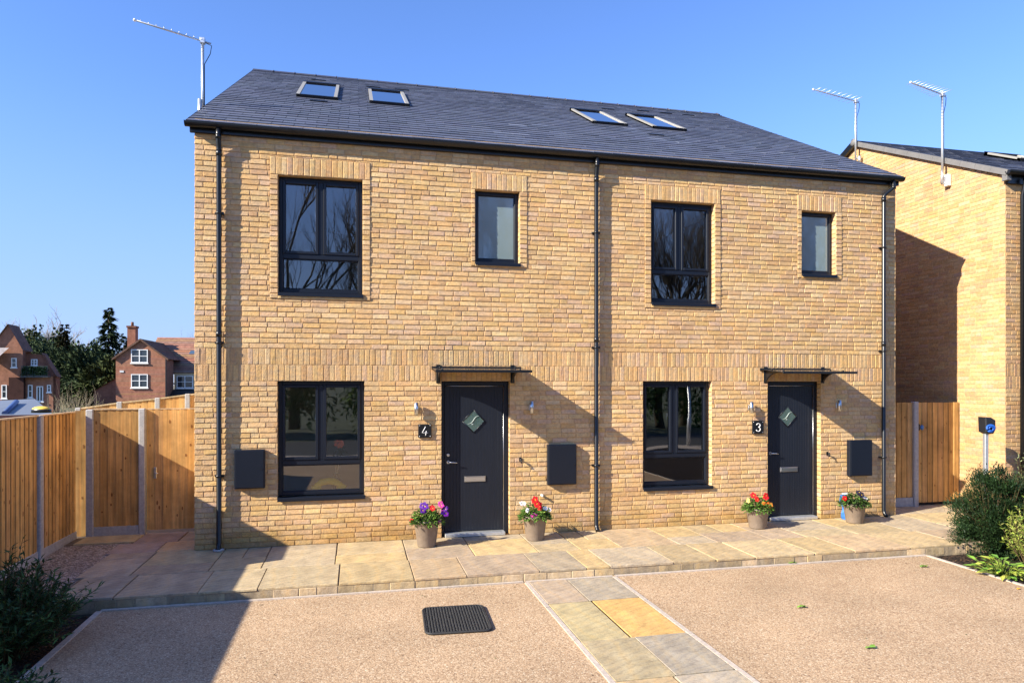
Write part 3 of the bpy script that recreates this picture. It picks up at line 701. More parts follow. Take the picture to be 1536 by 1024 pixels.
for (u, v, lab) in ((781, 689, 'small black bell hook on the brickwork beside door 4'), (1242, 680, 'small black bell hook on the brickwork beside door 3')):
    p = on(u, v, 1, -.03); t = thing('wall_hook', lab, 'hook', (p.x, 0, p.z), group='black hooks beside the doors')
    b = MB(); b.bbox(-.02, .02, -.02, -.008, -.03, .03, .004); b.build('plate', M['black'], t)
    b = MB(); b.tube([(0,-.02,.0),(.0,-.06,-.005),(.0,-.075,-.03),(0,-.06,-.05)], .009, 7); b.blob((0,-.055,.0), .018); b.build('hook', M['black'], t)

# ------------------------------------------------------------ the house next door
XN, YF = 13.15, -.26; NW = 8.0; NE = 5.92; NRY = 3.36; NRZ = 7.70; NEY = YF-.12
nb = thing('brick_house', 'separate buff brick house next door, seen at its sunlit gable end', 'house', (0,0,0))
b = MB(); HTN = 5.84
nrow = [(-.22+i*.0722, -.22+(i+1)*.0722, 'S') for i in range(33)]; z = nrow[-1][1]
nrow_f = nrow+[(z,z+.2166,'V'),(z+.2166,z+.4332,'V')]+[(z+.4332+i*.0722, z+.4332+(i+1)*.0722, 'S') for i in range(42)]
nrow_g = [(-.22+i*.0722, -.22+(i+1)*.0722, 'S') for i in range(112)]
NY2 = 2*NRY-YF; sN = (NRZ-NE)/(NRY-NEY)
def nclip(z, a, c):
    if z < HTN: return a, c
    k = (z-(NE-.05))/sN+NEY
    return max(a, k), min(c, 2*NRY-k)
tg = lambda u, o, z: (XN-o, u, z); tfr = lambda u, o, z: (u, YF-o, z)
BR_ = BR[:]; BR[:] = [(c[0]*.82,c[1]*.79,c[2]*.80) for c in BR]  # same brick, darkened in colour to hold back the sunlit gable's brightness
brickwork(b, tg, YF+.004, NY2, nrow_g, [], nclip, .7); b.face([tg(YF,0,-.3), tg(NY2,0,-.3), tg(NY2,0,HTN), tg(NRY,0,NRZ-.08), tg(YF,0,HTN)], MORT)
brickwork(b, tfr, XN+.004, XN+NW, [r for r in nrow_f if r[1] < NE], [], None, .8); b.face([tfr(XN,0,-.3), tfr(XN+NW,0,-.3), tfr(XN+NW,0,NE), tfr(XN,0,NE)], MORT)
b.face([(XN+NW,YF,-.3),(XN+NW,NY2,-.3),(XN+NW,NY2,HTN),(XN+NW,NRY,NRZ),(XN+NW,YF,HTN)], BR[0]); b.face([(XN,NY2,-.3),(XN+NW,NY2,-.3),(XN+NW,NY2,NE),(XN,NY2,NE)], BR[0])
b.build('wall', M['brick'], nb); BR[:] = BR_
SLN = math.hypot(NRY-NEY, NRZ-NE); ny, nz = (NRY-NEY)/SLN, (NRZ-NE)/SLN
nf = lambda u, s, o: (u, NEY+ny*s-nz*o, NE+nz*s+ny*o); nk = lambda u, s, o: (u, 2*NRY-(NEY+ny*s-nz*o), NE+nz*s+ny*o)
b = MB(); NX0 = XN-.06
for q in (nf, nk):
    slates(b, q, NX0, XN+NW, SLN, .30, .205); b.face([q(NX0,0,0), q(XN+NW,0,0), q(XN+NW,SLN,0), q(NX0,SLN,0)], (.03,.03,.035)); b.face([q(NX0,0,-.05), q(XN+NW,0,-.05), q(XN+NW,SLN,-.05), q(NX0,SLN,-.05)], (.03,.03,.035))
b.build('roof', M['slate'], nb)
b = MB(); b.tube([(NX0-.01,NRY,NRZ-.005),(XN+NW,NRY,NRZ-.005)], .035, 6); b.build('ridge', M['black'], nb)
b = MB()
for s0 in range(12):
    a, c = SLN*s0/12, SLN*(s0+1)/12-.003
    b.box(NX0-.03, NX0+.03, a, c, -.085, .012); 
b.v = [nf(*p) for p in b.v]; b.build('verge_trim', M['trim'], nb)
b = MB(); b.box(NX0-.045, NX0+.03, 0, SLN, -.10, .03); b.v = [nk(*p) for p in b.v]; b.build('verge_trim', M['black'], nb)
b = MB(); b.blob((NX0-.02,NRY,NRZ-.02), (.05,.10,.09)); b.build('ridge_end', M['trim'], nb)
b = MB(); n = 10; prof = [(NEY-.02-.058*math.cos(math.pi*k/n), NE-.01-.062*math.sin(math.pi*k/n)) for k in range(n+1)]; pp = prof+[(NEY-.02-.05*math.cos(math.pi*k/n), NE-.01-.054*math.sin(math.pi*k/n)) for k in range(n,-1,-1)]
b.grid([[(x,y,z) for y, z in pp] for x in (XN-.1, XN+NW)], (1,1,1), True, True, True, sm=False); b.bbox(XN+.0, XN+NW, YF-.05, YF, NE-.20, NE-.03, .004); b.build('gutter', M['black'], nb)
b = MB(); b.bbox(NX0-.02, XN+.02, NEY+.02, YF-.002, NE-.16, NE-.03, .005); b.build('verge_end_box', M['trim'], nb)
b = MB(); px = on(1534,420,1,YF-.07).x; b.tube([(px,NEY,NE-.1),(px,NEY,NE-.2),(px,YF-.066,NE-.4),(px,YF-.066,-.1)], .034, 10); b.build('downpipe', M['black'], nb)
def on_n(u, v):
    a = (u-U0)/F; bb = (V0-v)/F; d = V((a*CT+ST, -a*ST+CT, bb)); o = V((CX,CY,CZ)); n = V((0,-nz,ny)); p0 = V((0,NEY,NE)); p = o+d*((p0-o).dot(n)/d.dot(n)); return p.x, (p.y-NEY)/ny
xa, sb = on_n(1474, 234); _, sa = on_n(1540, 247); xb = xa+.9; sa = sb-.95
def nbox(name, m, par, boxes):
    q = MB()
    for bx in boxes: q.box(*bx)
    q.v = [nf(*p) for p in q.v]; return q.build(name, m, par)
fo = nbox('roof_window', M['frame'], nb, [(xa,xb,sa,sb,0,.05),(xa,xb,sa,sa+.08,.045,.08),(xa,xb,sb-.1,sb,.045,.1)])
for sx in (xa, xb-.09): nbox('side_cover', M['trim2'], fo, [(sx,sx+.09,sa,sb-.02,0,.092)])
g = MB(); g.face([nf(xa+.07,sa+.07,.07), nf(xb-.07,sa+.07,.07), nf(xb-.07,sb-.09,.07), nf(xa+.07,sb-.09,.07)]); g.build('pane', M['skyglass'], fo)

# ------------------------------------------------------------ television aerials
def aerial(base, top, tip, label, elems, el_len, bracket):
    """base, top and tip in the world; the boom runs from just behind the mast top out to tip"""
    t = thing('tv_aerial', label, 'aerial', base, group='roof aerials')
    base, top, tip = V(base), V(top), V(tip); T = top-base; P = tip-base; d = (P-T).normalized()
    b = MB(); b.tube([(0,0,0), T+V((0,0,.03))], .022, 10); b.build('mast', M['galv'], t)
    b = MB(); b.tube([T-d*.12+V((0,0,.0)), P], .013, 8, caps=True); b.bbox(-.035,.035,-.035,.035,-.04,.045,.005, M=Matrix.Translation(T)); bo = b.build('boom', M['galv'], t)
    s = d.cross(V((0,0,1))).normalized(); L = (P-T).length
    for k in range(elems):
        q = T+d*(L*(k+.3)/elems); w = el_len*(1.0-.45*k/elems)
        e = MB(); e.tube([q-s*w+V((0,0,.016)), q+s*w+V((0,0,.016))], .0045, 5); e.build('element', M['galv'], t)
    b = MB(); b.blob(P, .022); b.build('end_cap', M['white'], t)
    b = MB()
    for q0, q1, r in bracket: b.tube([q0, q1], r, 8)
    b.build('bracket', M['galv'], t)
    b = MB(); b.tube([T+V((.03,0,-.02)), T-d*.13+V((0,0,-.03)), T-d*.10+V((.01,0,-.16)), T+V((.026,-.005,-.35)), V((.027,-.005,.3))], .006, 5); b.build('cable', M['black'], t)
def boomdir(vpu):   # horizontal direction whose vanishing point is at vpu
    la = (vpu-U0)/F; d = V((la*CT+ST, -la*ST+CT, 0)); return d.normalized()
def boom_tip(top, vpu, u):
    d = -boomdir(vpu); a = (u-U0)/F
    # solve lateral = a*depth along top + t*d
    rel = top-V((CX,CY,CZ)); la0 = rel.x*CT-rel.y*ST; d0 = rel.x*ST+rel.y*CT; la1 = d.x*CT-d.y*ST; d1 = d.x*ST+d.y*CT
    return top+d*((a*d0-la0)/(la1-a*d1))
ym = on(302,150,0,-.14); top = on(304,62,0,-.14); ym.x = top.x = -.14; ym.y = top.y; base = V((-.14, top.y, gline(top.y)-.35))
aerial(base, top, boom_tip(top, 1957, 202), 'slim aerial with a long bare boom on the gable end of house 4', 9, .045, [((.0,0,.05),(.14,0,.05),.015),((0,0,.3),(.14,0,.3),.015),((-.035,-.02,.12),(-.035,-.02,.48),.03)])
XA = XN-.14
top = on(1283.5,152,0,XA); base = V((XA, top.y, on(1283,246,0,XA).z))
aerial(base, top, boom_tip(top, 2800, 1220), 'spiky yagi aerial on the mast at the peak of the gable next door', 9, .20, [((0,0,.12),(.15,0,.12),.016),((.06,-.05,.02),(.06,-.05,.16),.035)])
top = on(1413.5,142,0,XA); base = V((XA, top.y, on(1411,278,0,XA).z))
aerial(base, top, boom_tip(top, 2540, 1366), 'spiky yagi aerial on the taller mast halfway down the verge next door', 10, .19, [((0,0,.04),(.15,0,.04),.016),((-.02,0,.02),(.0,0,.3),.02)])
p = on(1421,271,0,XN-.05); t = tag(None or (lambda q: q)(bpy.data.objects.new('cable_box', None)), 'small pale junction box on the gable beside the taller aerial mast', 'junction box'); COL.objects.link(t); t.location = (XN, p.y, p.z)
b = MB(); b.bbox(-.10,-.012,-.05,.04,-.11,.11,.008); b.build('box', M['white'], t); b = MB(); b.bbox(-.104,-.099,-.03,.02,-.07,.07,.002); b.build('lid', M['galv'], t)

# ------------------------------------------------------------ fences and gates
WD = [(.54,.31,.105),(.48,.265,.085),(.57,.335,.12),(.44,.24,.08),(.54,.30,.10),(.50,.285,.11)]
def boards(mb, p0, p1, z0, z1a, z1b, nrm, bw=.118, dark=1.0):
    """vertical feather-edged boards from p0 to p1, the top running from z1a to z1b"""
    p0, p1 = V((*p0,0)), V((*p1,0)); L = (p1-p0).length; d = (p1-p0)/L; n = V((*nrm,0)).normalized()
    k = max(1, round(L/bw)); w = L/k
    for i in range(k):
        c = rnd.choice(WD); q = U(.85,1.12)*dark; c = tuple(v*q for v in c)
        a, e = p0+d*(i*w-.006), p0+d*((i+1)*w-.002); zt = z1a+(z1b-z1a)*(i+.5)/k + U(-.003,.003)
        t0, t1 = .020, .008
        A = [a+n*t0, e+n*t1, e-n*.008, a-n*.008]
        lo = [V((q_.x,q_.y,z0)) for q_ in A]; hi = [V((q_.x,q_.y,zt)) for q_ in A]
        N = len(mb.v); mb.v.extend(tuple(x) for x in lo+hi)
        for f in ((0,1,5,4),(1,2,6,5),(2,3,7,6),(3,0,4,7),(4,5,6,7)): mb.f.append(tuple(N+j for j in f)); mb.c.append(c); mb.sm.append(False)
        for _ in range(2):          # knots, flush ovals of dark heartwood
            if U(0,1) < .8:
                s = U(.2,.8); z = U(z0+.1, zt-.1); cc = a+(e-a)*s+n*(t0+(t1-t0)*s+.0012); r0 = U(.006,.015); r1 = r0*U(1.1,2.6)
                mb.face([cc+d*r0*math.cos(2*math.pi*j/8)+V((0,0,z+r1*math.sin(2*math.pi*j/8))) for j in range(8)], (c[0]*.42,c[1]*.34,c[2]*.32))
def post(parent, x, y, z0, z1, w=.10, d=.10):
    b = MB(); b.bbox(x-w/2, x+w/2, y-d/2, y+d/2, z0, z1, .012); b.v = [(p[0], p[1], p[2]-(.012 if p[2] > z1-.02 and abs(p[0]-x) > w*.3 else 0)) for p in b.v]
    return b.build('post', M['conc'], parent)
FX = -1.88
f = thing('boundary_fence', 'tall wooden side fence with concrete posts running back along the pebble strip', 'fence')
ys = [-11.0,-9.0,-7.0,-5.0,-3.1,-1.15+.0,.0,1.30]
ys = [-10.4,-8.55,-6.7,-4.85,-3.0,-1.62,.02,1.28]
ys = [-9.1,-7.27,-5.45,-3.63,-1.81,.02,1.26]
for y0, y1 in zip(ys, ys[1:]):
    b = MB(); th_ = 1.82 if y1 > -1.7 else 1.58; boards(b, (FX,y0+.05), (FX,y1-.05), .08, th_, th_, (1,0)); b.box(FX-.03, FX+.03, y0+.05, y1-.05, th_+.002, th_+.022, (.46,.33,.2)); b.build('panel', M['wood'], f)  # out-of-view near panels made lower to shorten their shadow on the drive
    b = MB(); b.bbox(FX-.025, FX+.025, y0+.05, y1-.05, -.15, .095, .006); b.build('gravel_board', M['conc'], f)
for y in ys[:-1]: post(f, FX+.0, y, -.2, 1.85 if y > -1.9 else 1.61)
r = thing('return_fence', 'short darker wooden fence panel between two concrete posts beside the garden gate', 'fence')
YG = 1.27; xp0, xp1 = on(138,805,1,YG).x-.02, on(214,803,1,YG).x
b = MB(); boards(b, (xp0+.04,YG), (xp1-.045,YG), .135, 1.86, 1.86, (0,-1), .10, .8); b.box(xp0+.04, xp1-.045, YG-.03, YG+.03, 1.862, 1.88, (.46,.33,.2)); b.build('panel', M['wood'], r)
b = MB(); b.bbox(xp0+.04, xp1-.045, YG-.03, YG+.025, -.02, .13, .006); b.build('gravel_board', M['conc'], r)
post(r, xp0, YG, -.05, 1.88, .10, .1); b = MB(); boards(b, (FX-.02,YG+.02), (xp0-.05,YG+.02), .0, 1.85, 1.85, (0,-1), .10, .8); b.build('filler_board', M['wood'], r); post(r, xp1, YG, -.05, 1.89, .09, .1)
gt = thing('garden_gate', 'boarded wooden gate between the concrete post and the brick gable, with a steel latch', 'gate', (0,0,0))
b = MB(); boards(b, (xp1+.06,YG+.03), (-.03,YG+.03), .05, 1.86, 1.86, (0,-1), .115, .95); b.box(xp1+.06,-.03,YG+.01,YG+.05,1.862,1.875,(.46,.33,.2)); b.build('panel', M['wood'], gt)
p = on(233,709,1,YG); b = MB(); b.bbox(p.x-.02, p.x+.02, YG-.012, YG+.008, p.z-.085, p.z+.085, .004); b.tube([(p.x,YG-.012,p.z),(p.x,YG-.04,p.z),(p.x+.05,YG-.045,p.z)], .008, 6); b.build('latch', M['metal'], gt)
bk = thing('rear_fence', 'sunlit wooden garden fence with a rising top, standing behind the shaded side gate', 'fence')
BYF = 5.4; pts = [on(u, v, 1, BYF) for u, v in ((118,614),(180,605),(237,599),(282,593),(330,589))]
for a, c in zip(pts, pts[1:]):
    b = MB(); boards(b, (a.x+.05,BYF), (c.x-.05,BYF), .2, a.z, c.z, (0,-1), .12, 1.15)
    N = len(b.v); b.box(a.x+.05, c.x-.05, BYF-.035, BYF+.035, a.z+.002, a.z+.03, (.46,.35,.2))
    for i in range(N, len(b.v)): x, y, z = b.v[i]; b.v[i] = (x, y, z+(c.z-a.z)*(x-a.x)/(c.x-a.x))
    b.build('panel', M['wood'], bk)
for a in pts[:-1]: post(bk, a.x, BYF, -.2, a.z+.05)
YR2 = .64
r = thing('side_fence', 'narrow wooden fence panel with concrete post, between house 3 and the side gate', 'fence')
xa = W+.02; xpst = on(1372,690,1,YR2).x
b = MB(); boards(b, (xa,YR2), (xpst-.055,YR2), .17, 1.90, 1.90, (0,-1), .11, .85); b.build('panel', M['wood'], r)
b = MB(); b.bbox(xa, xpst-.055, YR2-.03, YR2+.03, .0, .165, .006); b.build('gravel_board', M['conc'], r)
post(r, xpst, YR2, -.05, 1.93, .10, .1)
gt = thing('side_gate', 'boarded wooden gate in the shaded gap beside house 3, with a hanging blue lock', 'gate')
b = MB(); boards(b, (xpst+.06,YR2+.02), (XN-.03,YR2+.02), .06, 1.90, 1.90, (0,-1), .115, .85); b.build('panel', M['wood'], gt)
p = on(1381,641,1,YR2-.03); b = MB(); b.bbox(p.x-.03,p.x-.01,YR2-.03,YR2-.006,p.z-.05,p.z+.06,.004); b.build('latch', M['black'], gt)
b = MB(); b.blob((p.x+.03,YR2-.03,p.z),(.04,.02,.05),10,6,(.03,.13,.32)); b.build('lock', M['attr'], gt)

# ------------------------------------------------------------ charging point
q = at(1478.5, 640, 11.3); t = thing('charging_point', 'black and blue car charging point on a grey post in front of the sunlit gable', 'charging point', (q.x, q.y, 0), rz=R(-12))
b = MB(); b.bbox(-.03,.03,-.03,.03,-.2,1.42,.005); b.build('post', M['galv'], t)
b = MB(); pr = [(-.085,1.70),(.015,1.695),(.088,1.65),(.09,1.49),(.058,1.43),(-.018,1.42),(-.075,1.455)]
b.grid([[(x,-.10+(.03 if k in (0,) else 0),z) for x, z in pr] if k else [(x*.86+.0,-.12,1.565+(z-1.565)*.86) for x, z in pr] for k in (0,1)]+[[(x,.06,z) for x, z in pr]], (.012,.013,.016), True, True, True, sm=False); b.build('housing', M['attr'], t)
b = MB(); b.tube([(-.012+.062*math.cos(R(a)), -.135-.010*math.sin(R(a*2)), 1.515+.055*math.sin(R(a))) for a in range(200,-150,-20)], .016, 8, (.01,.09,.42)); b.tube([(-.008+.034*math.cos(R(a)), -.14, 1.51+.034*math.sin(R(a))) for a in range(180,-170,-25)], .013, 8, (.01,.07,.34)); b.build('cable', M['attr'], t)
b = MB(); b.blob((.068,-.115,1.50),(.014,.01,.014),8,5,(.5,.5,.5)); b.build('indicator', M['attr'], t)

# ------------------------------------------------------------ flower pots and what grows in them
def flower(mb, p, n, r, col):
    n = n.normalized(); a = n.cross(V((0,0,1)));
    if a.length < .01: a = V((1,0,0))
    a.normalize(); c = n.cross(a); k0 = U(0,6)
    for k in range(5):
        th = k0+2*math.pi*k/5; d = a*math.cos(th)+c*math.sin(th); w = d.cross(n); q = tuple(v*U(.8,1.15) for v in col)
        mb.face([p, p+d*r*.6+w*r*.5+n*r*.15, p+d*r*1.05+w*r*.2+n*r*.05, p+d*r*1.05-w*r*.2+n*r*.05, p+d*r*.6-w*r*.5+n*r*.15], q)
    mb.face([p+n*r*.18+(a*math.cos(k)+c*math.sin(k))*r*.2 for k in (0,1.26,2.5,3.77,5.0)], (.6,.4,.03) if col[0] < .75 or col[1] > .5 else (.3,.02,.02))
PUR, RED, MAG, WHT, ORG, VIO, DRK = (.085,.012,.22),(.58,.012,.015),(.42,.04,.26),(.85,.84,.78),(.75,.20,.02),(.22,.02,.32),(.02,.015,.03)
potg = MB(); 
def flower_pot(u, v, hpx, label, plabel, blooms, dark=False):
    p = on(u, v, 2, 0); y = p.y+.13; x = p.x+.03
    t = thing('flower_pot', label, 'flower pot', (x, y, 0.004), rz=U(0,6), group='taupe flower pots by the doors')
    s = hpx
    b = MB(); b.lathe([(.122,0),(.128,.01),(.168,s*.86),(.176,s*.88),(.178,s*.97),(.172,s),(.158,s),(.155,s*.9),(.15,s*.86)], 28); b.build('pot_wall', M['pot'], t)
    b = MB(); b.lathe([(.152,s*.87),(.0001,s*.89)], 20, cap0=False); b.build('compost', M['soil'], t)
    t2 = thing('bedding_plant', plabel, 'plant', (x, y, s*.88), group='bedding plants in the pots')
    lf = MB(); LG = [(.10,.19,.03),(.07,.15,.025),(.16,.26,.05),(.05,.10,.02)] if not dark else [(.03,.06,.02),(.05,.10,.025),(.09,.17,.03)]
    for _ in range(620):
        th = U(0,2*math.pi); rr = math.sqrt(U(0,1))*.205; z = .21*(1-(rr/.21)**2)*U(.1,1)+.018-(.045*max(0,rr-.15)/.06)*U(0,1)
        d = V((math.cos(th)*U(.4,1), math.sin(th)*U(.4,1), U(-.3,.6))); c = rnd.choice(LG); k = U(.7,1.3)
        lf.leaf(V((rr*math.cos(th), rr*math.sin(th), z)), d, V((U(-.4,.4),U(-.4,.4),1)), U(.045,.085), U(.022,.042), tuple(q*k for q in c))
    for _ in range(26):
        th = U(0,2*math.pi); r0 = U(.08,.15); L = U(.06,.10); a = V((r0*math.cos(th), r0*math.sin(th), .04)); e = a+V((math.cos(th)*L, math.sin(th)*L, U(-.02,.10)))
        lf.tube([a, (a+e)/2+V((0,0,.02)), e], .003, 4, LG[0])
        for j in range(5): q = a+(e-a)*(j+1)/5; lf.leaf(q, V((U(-1,1),U(-1,1),U(0,1))), V((0,0,1)), .05, .014, LG[2])
    lf.build('foliage', M['leaf'], t2)
    for (du, dv, col, r) in blooms:       # offsets in photo pixels from the pot's rim centre
        sc_ = 1/109*1.02; c = V((du*sc_*CT, -du*sc_*ST, 0)); z = -dv*sc_+.02
        lim = math.sqrt(max(0, .19**2-min(.19,abs(du*sc_))**2)); z += .035; q = V((c.x, c.y, z)) - V((ST,CT,0))*max(.04, lim*.75)
        m = MB(); 
        for k in range(3): flower(m, q+V((U(-.02,.02),U(-.012,.012),U(-.016,.016))), V((U(-.4,.3),-1,U(.0,.8))), r*U(.85,1.1), col)
        m.tube([(q.x*.6,q.y*.6,.0), tuple(q)], .003, 4, (.05,.12,.02)); m.build('blossom', M['petal'], t2)
    return t
flower_pot(638, 822, .365, 'taupe pot of purple blooms between the big lower window and door 4', 'pansies in purple and violet with one red, in the pot nearest the big lower window', [(-2,-22,PUR,.05),(-4,-15,PUR,.045),(10,-19,RED,.035),(22,-22,MAG,.038),(27,-9,VIO,.045),(20,1,MAG,.034),(29,-16,PUR,.03),(-21,2,RED,.028)])
flower_pot(803, 812, .345, 'taupe pot of white, red and magenta blooms under the meter box of house 4', 'bedding plant with red top, white sides and a magenta bloom, below the meter box', [(-2,-25,RED,.042),(4,-19,RED,.045),(6,-14,RED,.03),(-19,-17,WHT,.036),(-13,-9,WHT,.026),(16,-12,WHT,.03),(23,-9,WHT,.028),(-2,-1,MAG,.042)])
flower_pot(1141, 794, .31, 'taupe pot of red and orange blooms beside the handle side of door 3', 'red and orange primulas in the pot beside door 3', [(-12,-21,RED,.04),(-7,-14,RED,.04),(8,-20,RED,.045),(-17,-12,(.85,.6,.2),.028),(15,-6,ORG,.042),(7,-8,ORG,.03),(12,-3,ORG,.03)])
flower_pot(1288, 786, .31, 'taupe pot with dark foliage, standing in front of the blue bag', 'dark leaved bedding plant with one red and one white bloom, beside the blue bag', [(-20,-9,RED,.038),(9,-12,WHT,.028),(12,-10,WHT,.022),(-2,-19,DRK,.04),(4,-15,DRK,.04)], True)
p = on(1262, 777, 2, 0); t = thing('plastic_bag', 'blue folded plastic bag leaning on the wall behind the pot with dark foliage', 'bag', (p.x+.02, -.09, .004))
b = MB(); rings = []
for i in range(9):
    z = .40*i/8; w = .075+.02*math.sin(i*1.3); yy = .055-.006*i
    rings.append([(-w-.02*i/8+U(-.006,.006),-yy,z),(-w*.3,-yy-.035+U(-.012,.012),z),(w*.4,-yy-.03+U(-.012,.012),z),(w,-yy+.01,z),(w*.4,.03-.004*i,z),(-w*.5,.03-.004*i,z)])
b.grid(rings, (.035,.16,.50), True, True, True, sm=False); b.build('bag_body', M['attr'], t)
b = MB(); b.face([(-.06,-.025,.405),(.05,-.03,.41),(.06,.0,.43),(-.05,.0,.425)], (.55,.6,.65)); b.build('bag_top', M['attr'], t)

# ------------------------------------------------------------ rubber mat on the drive, fallen leaves
t = thing('rubber_mat', 'black rubber grid mat with rounded corners lying on the gravel drive', 'mat', (3.10,-3.14,DZ+.004), rz=R(-3))
b = MB(); w, h, rc = .315, .375, .07
out = []
for (sx, sy, a0) in ((1,1,0),(-1,1,90),(-1,-1,180),(1,-1,270)):
    for k in range(7): a = R(a0+15*k); out.append((sx*(w-rc)+rc*math.cos(a)+0, sy*(h-rc)+rc*math.sin(a)))
def inside(x, y):
    ax, ay = abs(x), abs(y); return ax < w and ay < h and (ax < w-rc or ay < h-rc or math.hypot(ax-w+rc, ay-h+rc) < rc)
for i in range(22):
    for j in range(26):
        x, y = -w+(i+.5)*2*w/22+U(-.002,.002), -h+(j+.5)*2*h/26+U(-.002,.002)
        if inside(x, y): b.lathe([(.0125,0),(.012,.012+U(0,.005)),(.006,.013)], 6, (x,y,.004), cap1=True)
b.build('rubber_studs', M['rubber'], t)
b = MB(); b.face([(x,y,.004) for x, y in out]); b.tube([(x,y,.010) for x, y in out+out[:1]], .012, 6); b.build('mat_base', M['rubber'], t)
for (u, v, lab) in ((1199,912,'curled green leaf lying alone in the middle of the gravel'), (1302,973,'small green leaf nearest the viewer on the gravel'), (1186,846,'green leaf on the gravel by the patio edge, below door 3'), (1384,851,'green leaf on the gravel near the corner of the planting bed')):
    p = on(u, v, 2, DZ); b = MB(); c = (.16,.26,.04)
    for k, (dx, rr) in enumerate(((0,1),(.04,.8),(-.03,.7))):
        b.leaf(V((dx,U(-.01,.01),.006)), V((U(.5,1),U(-.6,.6),.25)), V((0,0,1)), .085*rr, .05*rr, tuple(q*U(.8,1.2) for q in c), .2)
    tag(b.build('fallen_leaf', M['leaf'], None, (p.x, p.y, DZ+.003)), lab, 'leaf', 'fallen leaves on the drive')

# ------------------------------------------------------------ things on the window board of the big lower window
t = thing('toy_arch', 'bright yellow toy arch on the inner window board of the lower window', 'toy', (1.74, .215, .717))
b = MB(); Y = (.85,.60,.02)
b.tube([(-.19,0,.035),(-.16,0,.075),(-.09,0,.12),(0,0,.135),(.09,0,.12),(.16,0,.075),(.20,0,.04)], [.03,.045,.05,.052,.05,.045,.03], 12, Y); b.build('arch', M['attr'], t)
for x in (-.17,.18): b = MB(); b.blob((x,0,.045),(.075,.055,.045),12,8,Y); b.build('foot', M['attr'], t)
t = thing('flower_vase', 'dark vase with pale twigs and an orange-red flower, inside the lower window', 'vase', (1.84,.30,.717))
b = MB(); b.lathe([(.045,0),(.065,.06),(.06,.14),(.035,.19),(.045,.22)], 18, col=(.02,.02,.03)); b.build('vase_body', M['attr'], t)
b = MB()
for k in range(6):
    e = V((U(-.10,.16),U(-.04,.04),U(.34,.55))); b.tube([(0,0,.2), e*.5+V((U(-.02,.02),0,.12)), e], .005, 4, (.55,.5,.42))
b.build('twigs', M['attr'], t)
b = MB(); b.tube([(0,0,.2),(.04,0,.45),(.05,0,.62)], .006, 5, (.05,.10,.02))
for k in range(40): b.leaf(V((.05+U(-.07,.07),U(-.05,.05),.5+U(-.12,.08))), V((U(-1,1),U(-1,1),U(-.5,1))), V((0,0,1)), .09, .03, (.03,.07,.015))
b.build('stem', M['leaf'], t)
b = MB()
for k in range(5): flower(b, V((.05+U(-.03,.03),-.05,.66+U(-.03,.03))), V((U(-.3,.3),-1,U(0,.4))), .05, (.80,.16,.06))
b.build('bloom', M['petal'], t)

# ------------------------------------------------------------ plants
def foliage(mb, c, r, n, L, Wd, cols, shell=.35, up=.3, clumps=26, spread=.28, flat_=None):
    c = V(c); cl = []
    for _ in range(clumps):
        d = V((U(-1,1),U(-1,1),U(-1,1))); d.normalize(); k = U(shell,1)**.6
        cl.append((V((d.x*r[0]*k, d.y*r[1]*k, d.z*r[2]*k)), d, U(.65,1.25)))
    for _ in range(n):
        q, d, tone = rnd.choice(cl); o = V((rnd.gauss(0,1),rnd.gauss(0,1),rnd.gauss(0,1)))*spread
        p = c+q+V((o.x*r[0],o.y*r[1],o.z*r[2]))*.55
        dr = (d+V((U(-1,1),U(-1,1),U(-1,1)))*.9+V((0,0,up))); cc = rnd.choice(cols); k = tone*U(.75,1.25)
        mb.leaf(p, dr, V((U(-.6,.6),U(-.6,.6),1)), L*U(.6,1.3), Wd*U(.6,1.3), (cc[0]*k,cc[1]*k,cc[2]*k))
def sprigs(mb, tw, base, n, h, spread, leaves, L, Wd, cols, lean=(0,0)):
    for _ in range(n):
        th = U(0,2*math.pi); rr = math.sqrt(U(0,1))*spread; hh = h*U(.55,1.1)*(1-.45*(rr/spread)**2)
        a = V((base[0]+rr*.35*math.cos(th), base[1]+rr*.35*math.sin(th), base[2])); e = V((base[0]+rr*1.25*math.cos(th)+lean[0]*U(0,1), base[1]+rr*1.25*math.sin(th)+lean[1]*U(0,1), base[2]+hh)); m = (a+e)/2+V((U(-.05,.05),U(-.05,.05),U(0,.08)))
        tw.tube([a, m, e], [.006,.004,.002], 4, (.10,.07,.035), False)
        tone = U(.7,1.25)
        for j in range(leaves):
            s = .25+.75*(j+U(0,1))/leaves; p = a*(1-s)**2+m*2*s*(1-s)+e*s*s; ax = (e-a).normalized()
            d = ax*U(.3,.9)+V((U(-1,1),U(-1,1),U(-.5,.6))); c = rnd.choice(cols); k = tone*U(.75,1.3)
            mb.leaf(p, d, V((U(-.5,.5),U(-.5,.5),1)), L*U(.6,1.25), Wd*U(.7,1.25), (c[0]*k,c[1]*k,c[2]*k))
GR = [(.045,.085,.022),(.035,.07,.02),(.06,.11,.03),(.03,.055,.018)]
t = thing('shrub', 'dark green narrow leaved shrub in the bed below the tall side fence', 'shrub', at(30, 900, 6.0)*1.0)
t.location.z = DZ-.03
lf, tw = MB(), MB(); sprigs(lf, tw, (-.12,.0,0), 230, .78, .50, 26, .075, .021, GR); sprigs(lf, tw, (-.35,.2,0), 60, 1.02, .38, 26, .08, .022, GR, (.1,0))
sprigs(lf, tw, (.05,.15,.1), 12, .55, .5, 24, .07, .02, [(.06,.12,.03),(.09,.16,.04)], (.35,.2))
lf.build('foliage', M['leaf'], t); tw.build('stems', M['bark'], t)
q = at(8, 1010, 4.7); t = thing('low_shrub', 'low glossy green shrub beside the pale kerb, nearest the viewer', 'shrub', (q.x-.12, q.y, DZ-.03))
